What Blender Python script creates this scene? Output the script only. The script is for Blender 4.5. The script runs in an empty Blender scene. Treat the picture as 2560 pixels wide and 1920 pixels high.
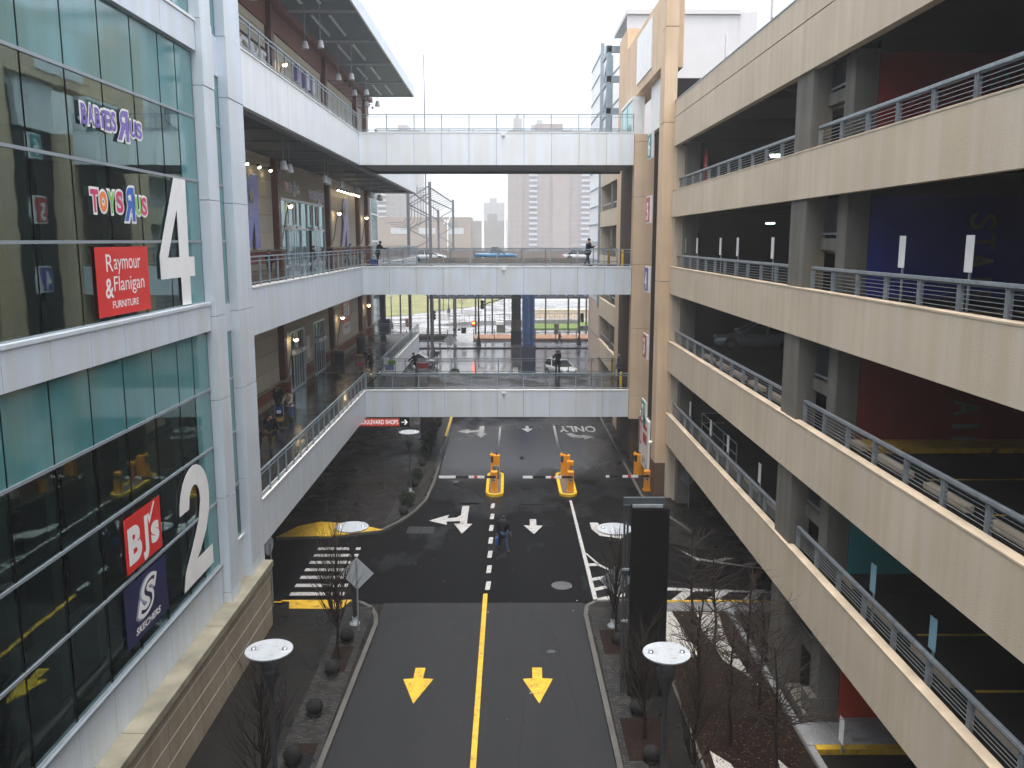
import bpy, bmesh, math, random
from math import sin, cos, pi, radians
from mathutils import Vector, Matrix
random.seed(7)
S = bpy.context.scene
COL = S.collection
# ---------------------------------------------------------------- camera
cd = bpy.data.cameras.new('camera'); cam = bpy.data.objects.new('camera', cd); COL.objects.link(cam)
cd.sensor_width = 36; cd.lens = 30.5; cd.clip_start = 0.1; cd.clip_end = 4000
cam.location = (0, 0, 14.4)
cam.rotation_euler = (radians(90-9.42), 0, radians(-0.245))
S.camera = cam
# ---------------------------------------------------------------- sky and sun (foggy overcast noon)
W = bpy.data.worlds.new("World"); S.world = W; W.use_nodes = True
nt = W.node_tree; nt.nodes.clear()
sky = nt.nodes.new('ShaderNodeTexSky'); sky.sky_type = 'NISHITA'; sky.sun_disc = False
sky.sun_elevation = radians(81); sky.sun_rotation = radians(192); sky.air_density = 1.0; sky.dust_density = 6.0; sky.ozone_density = 1.0
hs = nt.nodes.new('ShaderNodeHueSaturation'); hs.inputs['Saturation'].default_value = 0.45
bg = nt.nodes.new('ShaderNodeBackground'); bg.inputs['Strength'].default_value = 0.15
ow = nt.nodes.new('ShaderNodeOutputWorld')
nt.links.new(sky.outputs[0], hs.inputs['Color']); nt.links.new(hs.outputs[0], bg.inputs['Color']); nt.links.new(bg.outputs[0], ow.inputs[0])
sd = bpy.data.lights.new('sun', 'SUN'); sd.energy = 0.5; sd.angle = radians(25); sd.color = (1.0, 0.97, 0.93)
sun = bpy.data.objects.new('sun', sd); COL.objects.link(sun)
# veiled sun high behind the photographer
sun.rotation_euler = (radians(9), 0, radians(12))
S.view_settings.view_transform = 'Standard'; S.view_settings.look = 'None'
S.view_settings.gamma = 1.0; S.view_settings.exposure = 1.75
# ---------------------------------------------------------------- materials
MATS = {}
def mat(name, col, rough=.6, metal=0.0, var=.10, scale=2.0, bump=0.0, bscale=40., streak=0.0, emit=None, spec=None, col2=None, tint=None, wear=None):
    if name in MATS: return MATS[name]
    m = bpy.data.materials.new(name); m.use_nodes = True; MATS[name] = m
    n = m.node_tree; b = n.nodes['Principled BSDF']
    b.inputs['Roughness'].default_value = rough; b.inputs['Metallic'].default_value = metal
    if spec is None and rough >= .68: spec = .14
    if spec is not None: b.inputs['Specular IOR Level'].default_value = spec
    tc = n.nodes.new('ShaderNodeTexCoord')
    nz = n.nodes.new('ShaderNodeTexNoise'); nz.inputs['Scale'].default_value = scale; nz.inputs['Detail'].default_value = 6
    n.links.new(tc.outputs['Object'], nz.inputs['Vector'])
    cr = n.nodes.new('ShaderNodeValToRGB'); cr.color_ramp.elements[0].position = .3; cr.color_ramp.elements[1].position = .7
    c2 = col2 or tuple(min(1, c*(1+var)) for c in col)
    c1 = tuple(c*(1-var) for c in col) if not col2 else col
    cr.color_ramp.elements[0].color = (*c1, 1); cr.color_ramp.elements[1].color = (*c2, 1)
    n.links.new(nz.outputs['Fac'], cr.inputs[0])
    if wear:
        e = cr.color_ramp.elements.new(.43); cr.color_ramp.elements[0].color = (*wear, 1); cr.color_ramp.elements[0].position = .34; e.color = (*c1, 1); nz.inputs['Detail'].default_value = 12; nz.inputs['Roughness'].default_value = .72
    out = cr.outputs[0]
    if streak > 0:
        mp = n.nodes.new('ShaderNodeMapping'); mp.inputs['Scale'].default_value = (1.6, 1.6, .10)
        n.links.new(tc.outputs['Object'], mp.inputs[0])
        n2 = n.nodes.new('ShaderNodeTexNoise'); n2.inputs['Scale'].default_value = 1.5; n2.inputs['Detail'].default_value = 5
        n.links.new(mp.outputs[0], n2.inputs['Vector'])
        r2 = n.nodes.new('ShaderNodeValToRGB'); r2.color_ramp.elements[0].position = .38; r2.color_ramp.elements[1].position = .62
        k = 1-streak; r2.color_ramp.elements[0].color = (k, k*.96, k*.88, 1); r2.color_ramp.elements[1].color = (1, 1, 1, 1)
        n.links.new(n2.outputs['Fac'], r2.inputs[0])
        mx = n.nodes.new('ShaderNodeMix'); mx.data_type = 'RGBA'; mx.blend_type = 'MULTIPLY'; mx.inputs[0].default_value = 1
        n.links.new(out, mx.inputs[6]); n.links.new(r2.outputs[0], mx.inputs[7]); out = mx.outputs[2]
    n.links.new(out, b.inputs['Base Color'])
    if bump > 0:
        n3 = n.nodes.new('ShaderNodeTexNoise'); n3.inputs['Scale'].default_value = bscale; n3.inputs['Detail'].default_value = 3
        n.links.new(tc.outputs['Object'], n3.inputs['Vector'])
        bp = n.nodes.new('ShaderNodeBump'); bp.inputs['Strength'].default_value = bump; bp.inputs['Distance'].default_value = .02
        n.links.new(n3.outputs['Fac'], bp.inputs['Height']); n.links.new(bp.outputs[0], b.inputs['Normal'])
    if emit:
        b.inputs['Emission Color'].default_value = (*emit[:3], 1); b.inputs['Emission Strength'].default_value = emit[3]
    return m
def wetmat(name, col, col2, r0, r1, wscale=.25, fine=60., stretch=(1, 1, 1), thr=(.42, .62), bump=.15, spec=.5, wet_sheen=None, dry=.22):
    """paving with wet patches: noise drives both tone and gloss"""
    m = bpy.data.materials.new(name); m.use_nodes = True; MATS[name] = m
    n = m.node_tree; b = n.nodes['Principled BSDF']
    tc = n.nodes.new('ShaderNodeTexCoord'); mp = n.nodes.new('ShaderNodeMapping'); mp.inputs['Scale'].default_value = stretch
    n.links.new(tc.outputs['Object'], mp.inputs[0])
    nz = n.nodes.new('ShaderNodeTexNoise'); nz.inputs['Scale'].default_value = wscale; nz.inputs['Detail'].default_value = 7; nz.inputs['Roughness'].default_value = .6
    n.links.new(mp.outputs[0], nz.inputs['Vector'])
    if wet_sheen:      # wet gloss raised in one ellipse, placing the sky's sheen on the road
        vs_ = n.nodes.new('ShaderNodeVectorMath'); vs_.operation = 'SUBTRACT'; vs_.inputs[1].default_value = (wet_sheen[0], wet_sheen[1], 0); n.links.new(tc.outputs['Object'], vs_.inputs[0])
        vd = n.nodes.new('ShaderNodeVectorMath'); vd.operation = 'DIVIDE'; vd.inputs[1].default_value = (wet_sheen[2], wet_sheen[3], 1); n.links.new(vs_.outputs[0], vd.inputs[0])
        vl = n.nodes.new('ShaderNodeVectorMath'); vl.operation = 'LENGTH'; n.links.new(vd.outputs[0], vl.inputs[0])
        mr = n.nodes.new('ShaderNodeMapRange'); mr.inputs[1].default_value = .35; mr.inputs[2].default_value = 1.2; mr.inputs[3].default_value = -.2; mr.inputs[4].default_value = .14; n.links.new(vl.outputs['Value'], mr.inputs[0])
        ad = n.nodes.new('ShaderNodeMath'); n.links.new(nz.outputs['Fac'], ad.inputs[0]); n.links.new(mr.outputs[0], ad.inputs[1]); nzo = ad.outputs[0]
    else: nzo = nz.outputs['Fac']
    cr = n.nodes.new('ShaderNodeMapRange'); cr.inputs[1].default_value = thr[0]; cr.inputs[2].default_value = thr[1]; cr.inputs[3].default_value = r0; cr.inputs[4].default_value = r1
    n.links.new(nzo, cr.inputs[0]); n.links.new(cr.outputs[0], b.inputs['Roughness'])
    sp = n.nodes.new('ShaderNodeMapRange'); sp.inputs[1].default_value = thr[0]; sp.inputs[2].default_value = thr[1]; sp.inputs[3].default_value = spec; sp.inputs[4].default_value = spec*dry
    st = n.nodes.new('ShaderNodeMapRange'); st.inputs[1].default_value = thr[0]; st.inputs[2].default_value = thr[1]; st.inputs[3].default_value = min(1, spec*2.2); st.inputs[4].default_value = spec*dry*1.5
    n.links.new(nzo, st.inputs[0]); n.links.new(st.outputs[0], b.inputs['Specular Tint'])
    n.links.new(nzo, sp.inputs[0]); n.links.new(sp.outputs[0], b.inputs['Specular IOR Level'])
    mc = n.nodes.new('ShaderNodeMapRange'); mc.inputs[1].default_value = thr[0]; mc.inputs[2].default_value = thr[1]
    n.links.new(nzo, mc.inputs[0])
    nf = n.nodes.new('ShaderNodeTexNoise'); nf.inputs['Scale'].default_value = fine; nf.inputs['Detail'].default_value = 2
    n.links.new(tc.outputs['Object'], nf.inputs['Vector'])
    mx = n.nodes.new('ShaderNodeMix'); mx.data_type = 'RGBA'; mx.inputs[6].default_value = (*col, 1); mx.inputs[7].default_value = (*col2, 1)
    n.links.new(mc.outputs[0], mx.inputs[0])
    fr = n.nodes.new('ShaderNodeMapRange'); fr.inputs[1].default_value = .3; fr.inputs[2].default_value = .7; fr.inputs[3].default_value = .75; fr.inputs[4].default_value = 1.25
    n.links.new(nf.outputs['Fac'], fr.inputs[0])
    mm = n.nodes.new('ShaderNodeMix'); mm.data_type = 'RGBA'; mm.blend_type = 'MULTIPLY'; mm.inputs[0].default_value = 1
    n.links.new(mx.outputs[2], mm.inputs[6]); n.links.new(fr.outputs[0], mm.inputs[7]); n.links.new(mm.outputs[2], b.inputs['Base Color'])
    bp = n.nodes.new('ShaderNodeBump'); bp.inputs['Strength'].default_value = bump; bp.inputs['Distance'].default_value = .01
    n.links.new(nf.outputs['Fac'], bp.inputs['Height']); n.links.new(bp.outputs[0], b.inputs['Normal'])
    return m
def glassmat(name, tint, refl=1.0, ior=1.7, transp=1.0, rough=.02, wob=.003):
    m = bpy.data.materials.new(name); m.use_nodes = True; MATS[name] = m
    n = m.node_tree; n.nodes.clear()
    o = n.nodes.new('ShaderNodeOutputMaterial'); tr = n.nodes.new('ShaderNodeBsdfTransparent'); tr.inputs[0].default_value = (*tint, 1)
    gl = n.nodes.new('ShaderNodeBsdfGlossy'); gl.inputs['Roughness'].default_value = rough; gl.inputs[0].default_value = (.70, .97, .98, 1)
    fr = n.nodes.new('ShaderNodeFresnel'); fr.inputs[0].default_value = ior
    tc = n.nodes.new('ShaderNodeTexCoord'); nz = n.nodes.new('ShaderNodeTexNoise'); nz.inputs['Scale'].default_value = .9; n.links.new(tc.outputs['Object'], nz.inputs['Vector'])
    bp = n.nodes.new('ShaderNodeBump'); bp.inputs['Strength'].default_value = .6; bp.inputs['Distance'].default_value = wob
    n.links.new(nz.outputs['Fac'], bp.inputs['Height']); n.links.new(bp.outputs[0], gl.inputs['Normal'])
    mt = n.nodes.new('ShaderNodeMath'); mt.operation = 'MULTIPLY'; mt.inputs[1].default_value = refl; n.links.new(fr.outputs[0], mt.inputs[0])
    mx = n.nodes.new('ShaderNodeMixShader'); n.links.new(mt.outputs[0], mx.inputs[0]); n.links.new(tr.outputs[0], mx.inputs[1]); n.links.new(gl.outputs[0], mx.inputs[2])
    n.links.new(mx.outputs[0], o.inputs[0])
    return m
panel = mat('pale_metal_panel', (.60, .675, .76), .38, .15, .04, .7, streak=.05)
panel_l = mat('white_metal_panel', (.72, .77, .82), .4, .1, .04, .7, streak=.03)
joint = mat('panel_joint', (.15, .16, .18), .8)
steel = mat('grey_blue_steel', (.24, .30, .34), .45, .3, .15, 4)
steel_d = mat('dark_steel', (.055, .065, .075), .5, .3)
galv = mat('galvanised_steel', (.30, .34, .37), .45, .5, .2, 6)
black = mat('black_steel', (.012, .013, .015), .4)
wire = mat('wire_mesh', (.16, .19, .20), .5, .4)
tan = mat('tan_concrete', (.62, .475, .335), .8, 0, .06, .8, bump=.25, bscale=60, streak=.08)
brownp = mat('brown_concrete', (.11, .065, .042), .8, 0, .1, 1.0, bump=.2)
beige = mat('beige_precast', (.54, .47, .375), .85, 0, .08, .35, bump=.4, bscale=45, streak=.07)
beige_cap = mat('weathered_beige_cap', (.50, .41, .30), .7, 0, .2, 1.2, bump=.3)
greyc = mat('grey_concrete', (.15, .147, .132), .8, 0, .12, .8, bump=.3, streak=.2)
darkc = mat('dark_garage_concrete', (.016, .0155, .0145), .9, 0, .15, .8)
stone = mat('limestone', (.30, .26, .20), .8, 0, .07, 1.0, bump=.3, bscale=30, streak=.12)
cope = mat('weathered_coping', (.22, .205, .15), .6, 0, .3, 1.4, bump=.3)
mortar = mat('pale_mortar', (.6, .58, .5), .9)
rust = mat('oxide_red_steel', (.115, .028, .018), .5, 0, .15, 2)
redwall = mat('oxide_red_panel', (.17, .045, .03), .6, 0, .12, 1)
siding = mat('cream_siding', (.50, .455, .36), .7, 0, .05, 1)
brick = mat('red_brick', (.20, .062, .042), .85, 0, .25, 6, bump=.3)
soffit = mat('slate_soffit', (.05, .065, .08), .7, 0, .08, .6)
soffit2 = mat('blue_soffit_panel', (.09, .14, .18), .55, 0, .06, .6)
white = mat('white_paint', (.78, .78, .76), .5, 0, .05)
offw = mat('enamel_white', (.70, .71, .70), .4, 0, .08, 3)
yel = mat('yellow_paint', (.60, .38, .01), .5, 0, .14, 3)
yelroad = mat('yellow_road_paint', (.50, .31, .015), .55, 0, .2, 3.5, bump=.2, wear=(.10, .075, .03))
orange = mat('orange_enamel', (.66, .25, .005), .38, 0, .06, 3)
redsign = mat('red_sign', (.62, .018, .015), .4, 0, .04)
redp = mat('red_paint', (.45, .02, .02), .5)
greenp = mat('green_paint', (.01, .22, .12), .5)
tealp = mat('teal_paint', (.01, .20, .22), .5)
bluep = mat('blue_paint', (.02, .035, .30), .5)
navy = mat('navy_vinyl', (.008, .012, .07), .35)
purple = mat('purple_vinyl', (.16, .11, .42), .4)
pink = mat('magenta_vinyl', (.62, .03, .13), .4)
orangev = mat('orange_vinyl', (.85, .22, .03), .4)
greenv = mat('green_vinyl', (.22, .55, .10), .4)
bluev = mat('blue_vinyl', (.02, .12, .50), .4)
rubber = mat('tyre_rubber', (.012, .012, .012), .8)
chrome = mat('bright_metal', (.6, .62, .64), .2, .9)
darkglass = mat('dark_car_glass', (.012, .016, .02), .06, 0, .02, spec=.8)
tealglass = mat('teal_spandrel_glass', (.075, .245, .265), .06, 0, .12, .5, spec=1.0, streak=.10)
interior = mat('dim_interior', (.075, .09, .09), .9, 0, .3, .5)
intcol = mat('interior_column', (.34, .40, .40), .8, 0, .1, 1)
vglass = glassmat('vision_glass', (.50, .70, .70), 1.15, 1.75)
vglass_up = glassmat('reflective_upper_glass', (.42, .60, .60), 1.45, 2.3, wob=.003)
sglass = glassmat('store_glass', (.42, .50, .52), 1.2, 1.9)
lampglow = mat('warm_lamp_glow', (1, .8, .5), .4, emit=(1, .72, .38, 9))
spotglow = mat('halogen_glow', (1, .8, .5), .4, emit=(1, .80, .52, 14))
fluoro = mat('warm_tube_glow', (1, .8, .5), .4, emit=(1, .75, .42, 3))
greenglow = mat('pale_lamp_glow', (.8, 1, .8), .4, emit=(.75, 1, .8, 2))
redglow = mat('red_signal_glow', (1, .1, .02), .4, emit=(1, .10, .02, 9))
asphalt = wetmat('new_black_asphalt', (.0025, .0028, .0034), (.0048, .0051, .0058), .24, .5, .11, 70., (1, .5, 1), (.40, .56), spec=1.0, wet_sheen=(0, 58, 8, 14), dry=.03)
asphalt_old = wetmat('old_grey_asphalt', (.0155, .0165, .018), (.026, .0272, .029), .42, .62, .5, 55., (1.3, .22, 1), (.30, .72), .25, spec=.16)
wet_avenue = wetmat('wet_avenue_asphalt', (.10, .104, .11), (.15, .155, .16), .06, .26, .12, 30., (.25, 1, 1), (.40, .62), .1, spec=1.0)
walk = wetmat('wet_concrete_pavement', (.010, .0098, .0092), (.016, .0155, .0145), .25, .6, .3, 45., spec=.2)
walk_l = wetmat('pale_wet_pavement', (.16, .165, .17), (.26, .265, .27), .10, .40, .2, 30.)
deckm = wetmat('wet_deck_concrete', (.026, .028, .028), (.048, .050, .051), .07, .34, .35, 45., (1, 1, 1), (.46, .66), .1, spec=.8)
cobble = mat('dark_cobbles', (.05, .05, .05), .55, 0, .3, 3, spec=.12, bump=.5, bscale=18)
def add_cobble():
    n = cobble.node_tree; b = n.nodes['Principled BSDF']; tc = n.nodes['Texture Coordinate']
    br = n.nodes.new('ShaderNodeTexBrick'); br.inputs['Scale'].default_value = 2.6; br.inputs['Mortar Size'].default_value = .03
    br.inputs['Color1'].default_value = (.014, .014, .0135, 1); br.inputs['Color2'].default_value = (.045, .044, .042, 1); br.inputs['Mortar'].default_value = (.004, .004, .004, 1)
    n.links.new(tc.outputs['Object'], br.inputs['Vector']); n.links.new(br.outputs['Color'], b.inputs['Base Color'])
add_cobble()
kerbm = mat('kerb_concrete', (.06, .058, .052), .6, 0, .2, 2, bump=.3)
mulch = mat('dark_mulch', (.004, .0025, .002), .9, 0, .5, 7, bump=.9, bscale=25, col2=(.017, .008, .006))
mulch_l = mat('tan_mulch', (.16, .09, .06), .9, 0, .4, 3, bump=.6, bscale=12, col2=(.33, .20, .13))
gravel = mat('pale_gravel', (.12, .118, .11), .7, 0, .6, 22, bump=.8, bscale=30, col2=(.62, .61, .57))
grass = mat('winter_lawn', (.085, .10, .035), .9, 0, .3, .25, col2=(.20, .19, .09), bump=.4, bscale=8)
grass2 = mat('green_lawn', (.055, .095, .018), .9, 0, .3, .6, col2=(.10, .14, .035), bump=.4, bscale=8)
bark = mat('dark_wet_bark', (.022, .016, .014), .7, 0, .3, 12)
twigm = mat('grey_twig_bark', (.034, .026, .022), .7, 0, .3, 12)
shrubm = mat('dark_evergreen_leaf', (.006, .013, .005), .8, 0, .5, 6, col2=(.012, .022, .008))
ballm = mat('dark_stone_ball', (.013, .013, .013), .85, 0, .25, 10, bump=.5, bscale=40)
bluest = mat('blue_painted_steel', (.010, .045, .14), .5, 0, .3, 1, col2=(.02, .085, .22), streak=.3)
bluebase = mat('dark_blue_base', (.008, .014, .05), .55, 0, .25, 1, streak=.2)
disc = mat('pale_reflector', (.33, .355, .38), .35, 0, .12, 5, wear=(.16, .17, .17))
skin = mat('skin', (.36, .20, .13), .5); skin_d = mat('dark_skin', (.11, .055, .035), .5)
hairm = mat('black_hair', (.012, .010, .009), .6)
blackc = mat('black_cloth', (.010, .011, .014), .8, 0, .3, 8, spec=.08); navyc = mat('navy_cloth', (.014, .016, .028), .8, 0, .3, 8, spec=.08)
jean = mat('blue_denim', (.018, .042, .085), .8, 0, .25, 8, spec=.08); jean_l = mat('light_denim', (.10, .17, .36), .8, 0, .2, 8)
khaki = mat('khaki_cloth', (.13, .10, .045), .8, 0, .2, 8, spec=.08); cream = mat('cream_cloth', (.52, .46, .36), .8, 0, .25, 8)
greyj = mat('grey_jacket', (.14, .16, .19), .7, 0, .3, 8, spec=.08); redc = mat('red_cloth', (.50, .015, .035), .7); shoe = mat('shoe', (.012, .010, .010), .5)
tealc = mat('teal_cloth', (.01, .16, .13), .8); bluebag = mat('blue_plastic', (.010, .06, .24), .35, 0, .2, 8); cardboard = mat('cardboard', (.24, .14, .08), .8); bagw = mat('white_plastic_bag', (.62, .64, .68), .4, 0, .2, 8)
carsilver = mat('silver_car_paint', (.33, .36, .38), .22, .5, .04); carwhite = mat('white_car_paint', (.40, .42, .43), .2, 0, .03); carblue = mat('blue_car_paint', (.02, .11, .20), .2, .2, .05)
lampred = mat('tail_lamp', (.35, .02, .02), .2)
# ---------------------------------------------------------------- mesh builder
class MB:
    def __init__(s): s.v = []; s.f = []; s.mi = []; s.mats = []; s.sm = []; s.T = None; s.smooth = False
    def _m(s, m):
        if m not in s.mats: s.mats.append(m)
        return s.mats.index(m)
    def add(s, vs, fs, m, smooth=None):
        b = len(s.v); k = s._m(m)
        for q in vs:
            q = Vector(q)
            if s.T is not None: q = s.T @ q
            s.v.append(q)
        for f in fs: s.f.append([b+i for i in f]); s.mi.append(k); s.sm.append(s.smooth if smooth is None else smooth)
    def box(s, x0, x1, y0, y1, z0, z1, m):
        vs = [(x, y, z) for z in (z0, z1) for y in (y0, y1) for x in (x0, x1)]
        s.add(vs, [(0, 2, 3, 1), (4, 5, 7, 6), (0, 1, 5, 4), (2, 6, 7, 3), (0, 4, 6, 2), (1, 3, 7, 5)], m)
    def bbox(s, x0, x1, y0, y1, z0, z1, m, b=.02):
        """box with bevelled edges"""
        bm = bmesh.new(); bmesh.ops.create_cube(bm, size=1)
        for v in bm.verts: v.co = Vector(((x0+x1)/2+v.co.x*(x1-x0), (y0+y1)/2+v.co.y*(y1-y0), (z0+z1)/2+v.co.z*(z1-z0)))
        bmesh.ops.bevel(bm, geom=bm.edges[:], offset=b, segments=2, profile=.7, affect='EDGES')
        bm.verts.index_update(); s.add([v.co.copy() for v in bm.verts], [[v.index for v in f.verts] for f in bm.faces], m); bm.free()
    def quad(s, a, b, c, d, m): s.add([a, b, c, d], [(0, 1, 2, 3)], m)
    def tube(s, p0, p1, r0, r1=None, n=8, m=None, caps=True):
        r1 = r0 if r1 is None else r1
        p0 = Vector(p0); p1 = Vector(p1); d = (p1-p0)
        if d.length < 1e-6: return
        d.normalize(); a = d.orthogonal().normalized(); b = d.cross(a); vs = []
        for p, r in ((p0, r0), (p1, r1)):
            for i in range(n):
                t = 2*pi*i/n; vs.append(p+a*(r*cos(t))+b*(r*sin(t)))
        fs = [(i, (i+1) % n, n+(i+1) % n, n+i) for i in range(n)]
        s.add(vs, fs, m, n > 4)
        if caps: s.add(vs, [tuple(range(n))[::-1], tuple(range(n, 2*n))], m, False)
    def path(s, pts, r, n=6, m=None):
        for i in range(len(pts)-1):
            a = r if not isinstance(r, (list, tuple)) else r[i]; b = r if not isinstance(r, (list, tuple)) else r[i+1]
            s.tube(pts[i], pts[i+1], a, b, n, m)
    def beam(s, p0, p1, w, h, m, up=(0, 0, 1)):
        p0 = Vector(p0); p1 = Vector(p1); d = (p1-p0).normalized(); u = Vector(up)
        sd_ = d.cross(u)
        if sd_.length < 1e-4: sd_ = d.cross(Vector((1, 0, 0)))
        sd_.normalize(); u = sd_.cross(d).normalized(); vs = []
        for p in (p0, p1):
            for a, b in ((-1, -1), (1, -1), (1, 1), (-1, 1)): vs.append(p+sd_*(a*w/2)+u*(b*h/2))
        s.add(vs, [(0, 1, 2, 3), (7, 6, 5, 4), (0, 4, 5, 1), (1, 5, 6, 2), (2, 6, 7, 3), (3, 7, 4, 0)], m)
    def lathe(s, prof, c=(0, 0, 0), n=20, m=None, sx=1, sy=1, rotz=0):
        vs = []; k = len(prof)
        for r, z in prof:
            for i in range(n):
                t = 2*pi*i/n; x = r*cos(t)*sx; y = r*sin(t)*sy
                vs.append((c[0]+x*cos(rotz)-y*sin(rotz), c[1]+x*sin(rotz)+y*cos(rotz), c[2]+z))
        fs = [(j*n+i, j*n+(i+1) % n, (j+1)*n+(i+1) % n, (j+1)*n+i) for j in range(k-1) for i in range(n)]
        s.add(vs, fs, m, True)
        s.add(vs, [tuple(range(n))[::-1], tuple((k-1)*n+i for i in range(n))], m, False)
    def sphere(s, c, r, m, n=16, sc=(1, 1, 1)):
        k = n//2; vs = []; fs = []
        for j in range(k+1):
            ph = pi*j/k
            for i in range(n):
                t = 2*pi*i/n; vs.append((c[0]+r*sc[0]*sin(ph)*cos(t), c[1]+r*sc[1]*sin(ph)*sin(t), c[2]+r*sc[2]*cos(ph)))
        for j in range(k):
            for i in range(n): fs.append((j*n+i, (j+1)*n+i, (j+1)*n+(i+1) % n, j*n+(i+1) % n))
        s.add(vs, fs, m, True)
    def prism(s, poly, fr, d0, d1, m, holes=()):
        """polygon in a frame (origin,u,v,n) extruded from d0 to d1 along n; triangulated so holes work"""
        o, u, v, nn = [Vector(q) for q in fr]
        bm = bmesh.new(); loops = [poly]+list(holes); edges = []
        for lp in loops:
            vv = [bm.verts.new((p[0], p[1], 0)) for p in lp]
            for i in range(len(vv)): edges.append(bm.edges.new((vv[i], vv[(i+1) % len(vv)])))
        bmesh.ops.triangle_fill(bm, edges=edges, use_beauty=True)
        bm.verts.index_update(); pts = [x.co.copy() for x in bm.verts]; tri = [[x.index for x in f.verts] for f in bm.faces]; bm.free()
        P = lambda p, d: o+u*p.x+v*p.y+nn*d
        s.add([P(p, d1) for p in pts], tri, m, False)
        if abs(d1-d0) > 1e-5:
            s.add([P(p, d0) for p in pts], [t[::-1] for t in tri], m, False)
            for lp in loops:
                k = len(lp); vs = [o+u*p[0]+v*p[1]+nn*d0 for p in lp]+[o+u*p[0]+v*p[1]+nn*d1 for p in lp]
                s.add(vs, [(i, (i+1) % k, k+(i+1) % k, k+i) for i in range(k)], m, False)
    def text(s, body, fr, size, m, off=0.0, ext=.01, xs=1.0, align='LEFT', shear=0.0, d=0.0, mirror=False, spacing=1.0, dy=0.0, dx=0.0):
        cu = bpy.data.curves.new('t', 'FONT'); cu.body = body; cu.size = 1; cu.offset = off; cu.extrude = ext/size if ext else 0; cu.align_x = align; cu.shear = shear; cu.space_character = spacing
        cu.resolution_u = 4
        ob = bpy.data.objects.new('t', cu); COL.objects.link(ob)
        dg = bpy.context.evaluated_depsgraph_get(); me = bpy.data.meshes.new_from_object(ob.evaluated_get(dg))
        o, u, v, nn = [Vector(q) for q in fr]
        sx = -1 if mirror else 1
        vs = [o+u*(dx+p.co.x*size*xs*sx)+v*(dy+p.co.y*size)+nn*(d+p.co.z*size) for p in me.vertices]
        s.add(vs, [list(f.vertices) for f in me.polygons], m, False)
        w = [p.co.x*size*xs for p in me.vertices]
        bpy.data.objects.remove(ob); bpy.data.curves.remove(cu); bpy.data.meshes.remove(me)
        return (min(w), max(w)) if w else (0, 0)
    def merge(s, me, m, T=None, smooth=True):
        vs = [(T @ p.co if T else p.co.copy()) for p in me.vertices]
        s.add(vs, [list(f.vertices) for f in me.polygons], m, smooth)
    def build(s, name, parent=None, loc=None):
        me = bpy.data.meshes.new(name)
        me.from_pydata([tuple(q) for q in s.v], [], s.f)
        for m in s.mats: me.materials.append(m)
        me.polygons.foreach_set('material_index', s.mi); me.polygons.foreach_set('use_smooth', s.sm); me.update()
        o = bpy.data.objects.new(name, me); COL.objects.link(o)
        if parent: o.parent = parent
        if loc: o.location = loc
        return o
def tag(o, label=None, cat=None, group=None, kind=None):
    if label: o['label'] = label
    if cat: o['category'] = cat
    if group: o['group'] = group
    if kind: o['kind'] = kind
    return o
def thing(name, label, cat, group=None, loc=(0, 0, 0), rz=0):
    o = bpy.data.objects.new(name, None); COL.objects.link(o); o.location = loc; o.rotation_euler = (0, 0, rz); o.empty_display_size = .2
    return tag(o, label, cat, group)
KIDS = {}
def copy_tree(o, parent=None):
    c = o.copy(); COL.objects.link(c)
    if parent: c.parent = parent
    for ch in [x for x in bpy.data.objects if x.parent == o]: copy_tree(ch, c)
    return c
def struct(mb, name): return tag(mb.build(name), kind='structure')
mull = mat('grey_mullion', (.26, .30, .33), .45, .2, .06, 2)
FL = lambda y0, z0, x=-9.36: ((x, y0, z0), (0, 1, 0), (0, 0, 1), (1, 0, 0))       # left facade, facing the street
FR = lambda y0, z0, x=8.2: ((x, y0, z0), (0, -1, 0), (0, 0, 1), (-1, 0, 0))        # right facade, facing the street
FC = lambda x0, y0, z0: ((x0, y0, z0), (1, 0, 0), (0, 0, 1), (0, -1, 0))           # facing the near end of the street
FG = lambda x0, y0, z: ((x0, y0, z), (1, 0, 0), (0, 1, 0), (0, 0, 1))              # on the ground
def tfit(g, body, fr, x0, y0, w, h, m, off=0.0, ext=.004, d=0.0, mirror=False, shear=0.0, arc=None):
    """text scaled to exactly fill the box x0..x0+w, y0..y0+h of the frame"""
    cu = bpy.data.curves.new('t', 'FONT'); cu.body = body; cu.size = 1; cu.offset = off; cu.shear = shear; cu.resolution_u = 5
    ob = bpy.data.objects.new('t', cu); COL.objects.link(ob)
    me = bpy.data.meshes.new_from_object(ob.evaluated_get(bpy.context.evaluated_depsgraph_get()))
    xs = [p.co.x for p in me.vertices]; ys = [p.co.y for p in me.vertices]; ax, bx, ay, by = min(xs), max(xs), min(ys), max(ys)
    o, u, v, nn = [Vector(q) for q in fr]; vs = []
    for p in me.vertices:
        a = (p.co.x-ax)/(bx-ax); b = (p.co.y-ay)/(by-ay)
        if mirror: a = 1-a
        X = x0+a*w; Y = y0+b*h
        if arc: Y += arc(X)
        vs.append(o+u*X+v*Y+nn*d)
    fs = [list(f.vertices) for f in me.polygons]
    g.add(vs, fs, m, False)
    bpy.data.objects.remove(ob); bpy.data.curves.remove(cu); bpy.data.meshes.remove(me)
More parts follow.
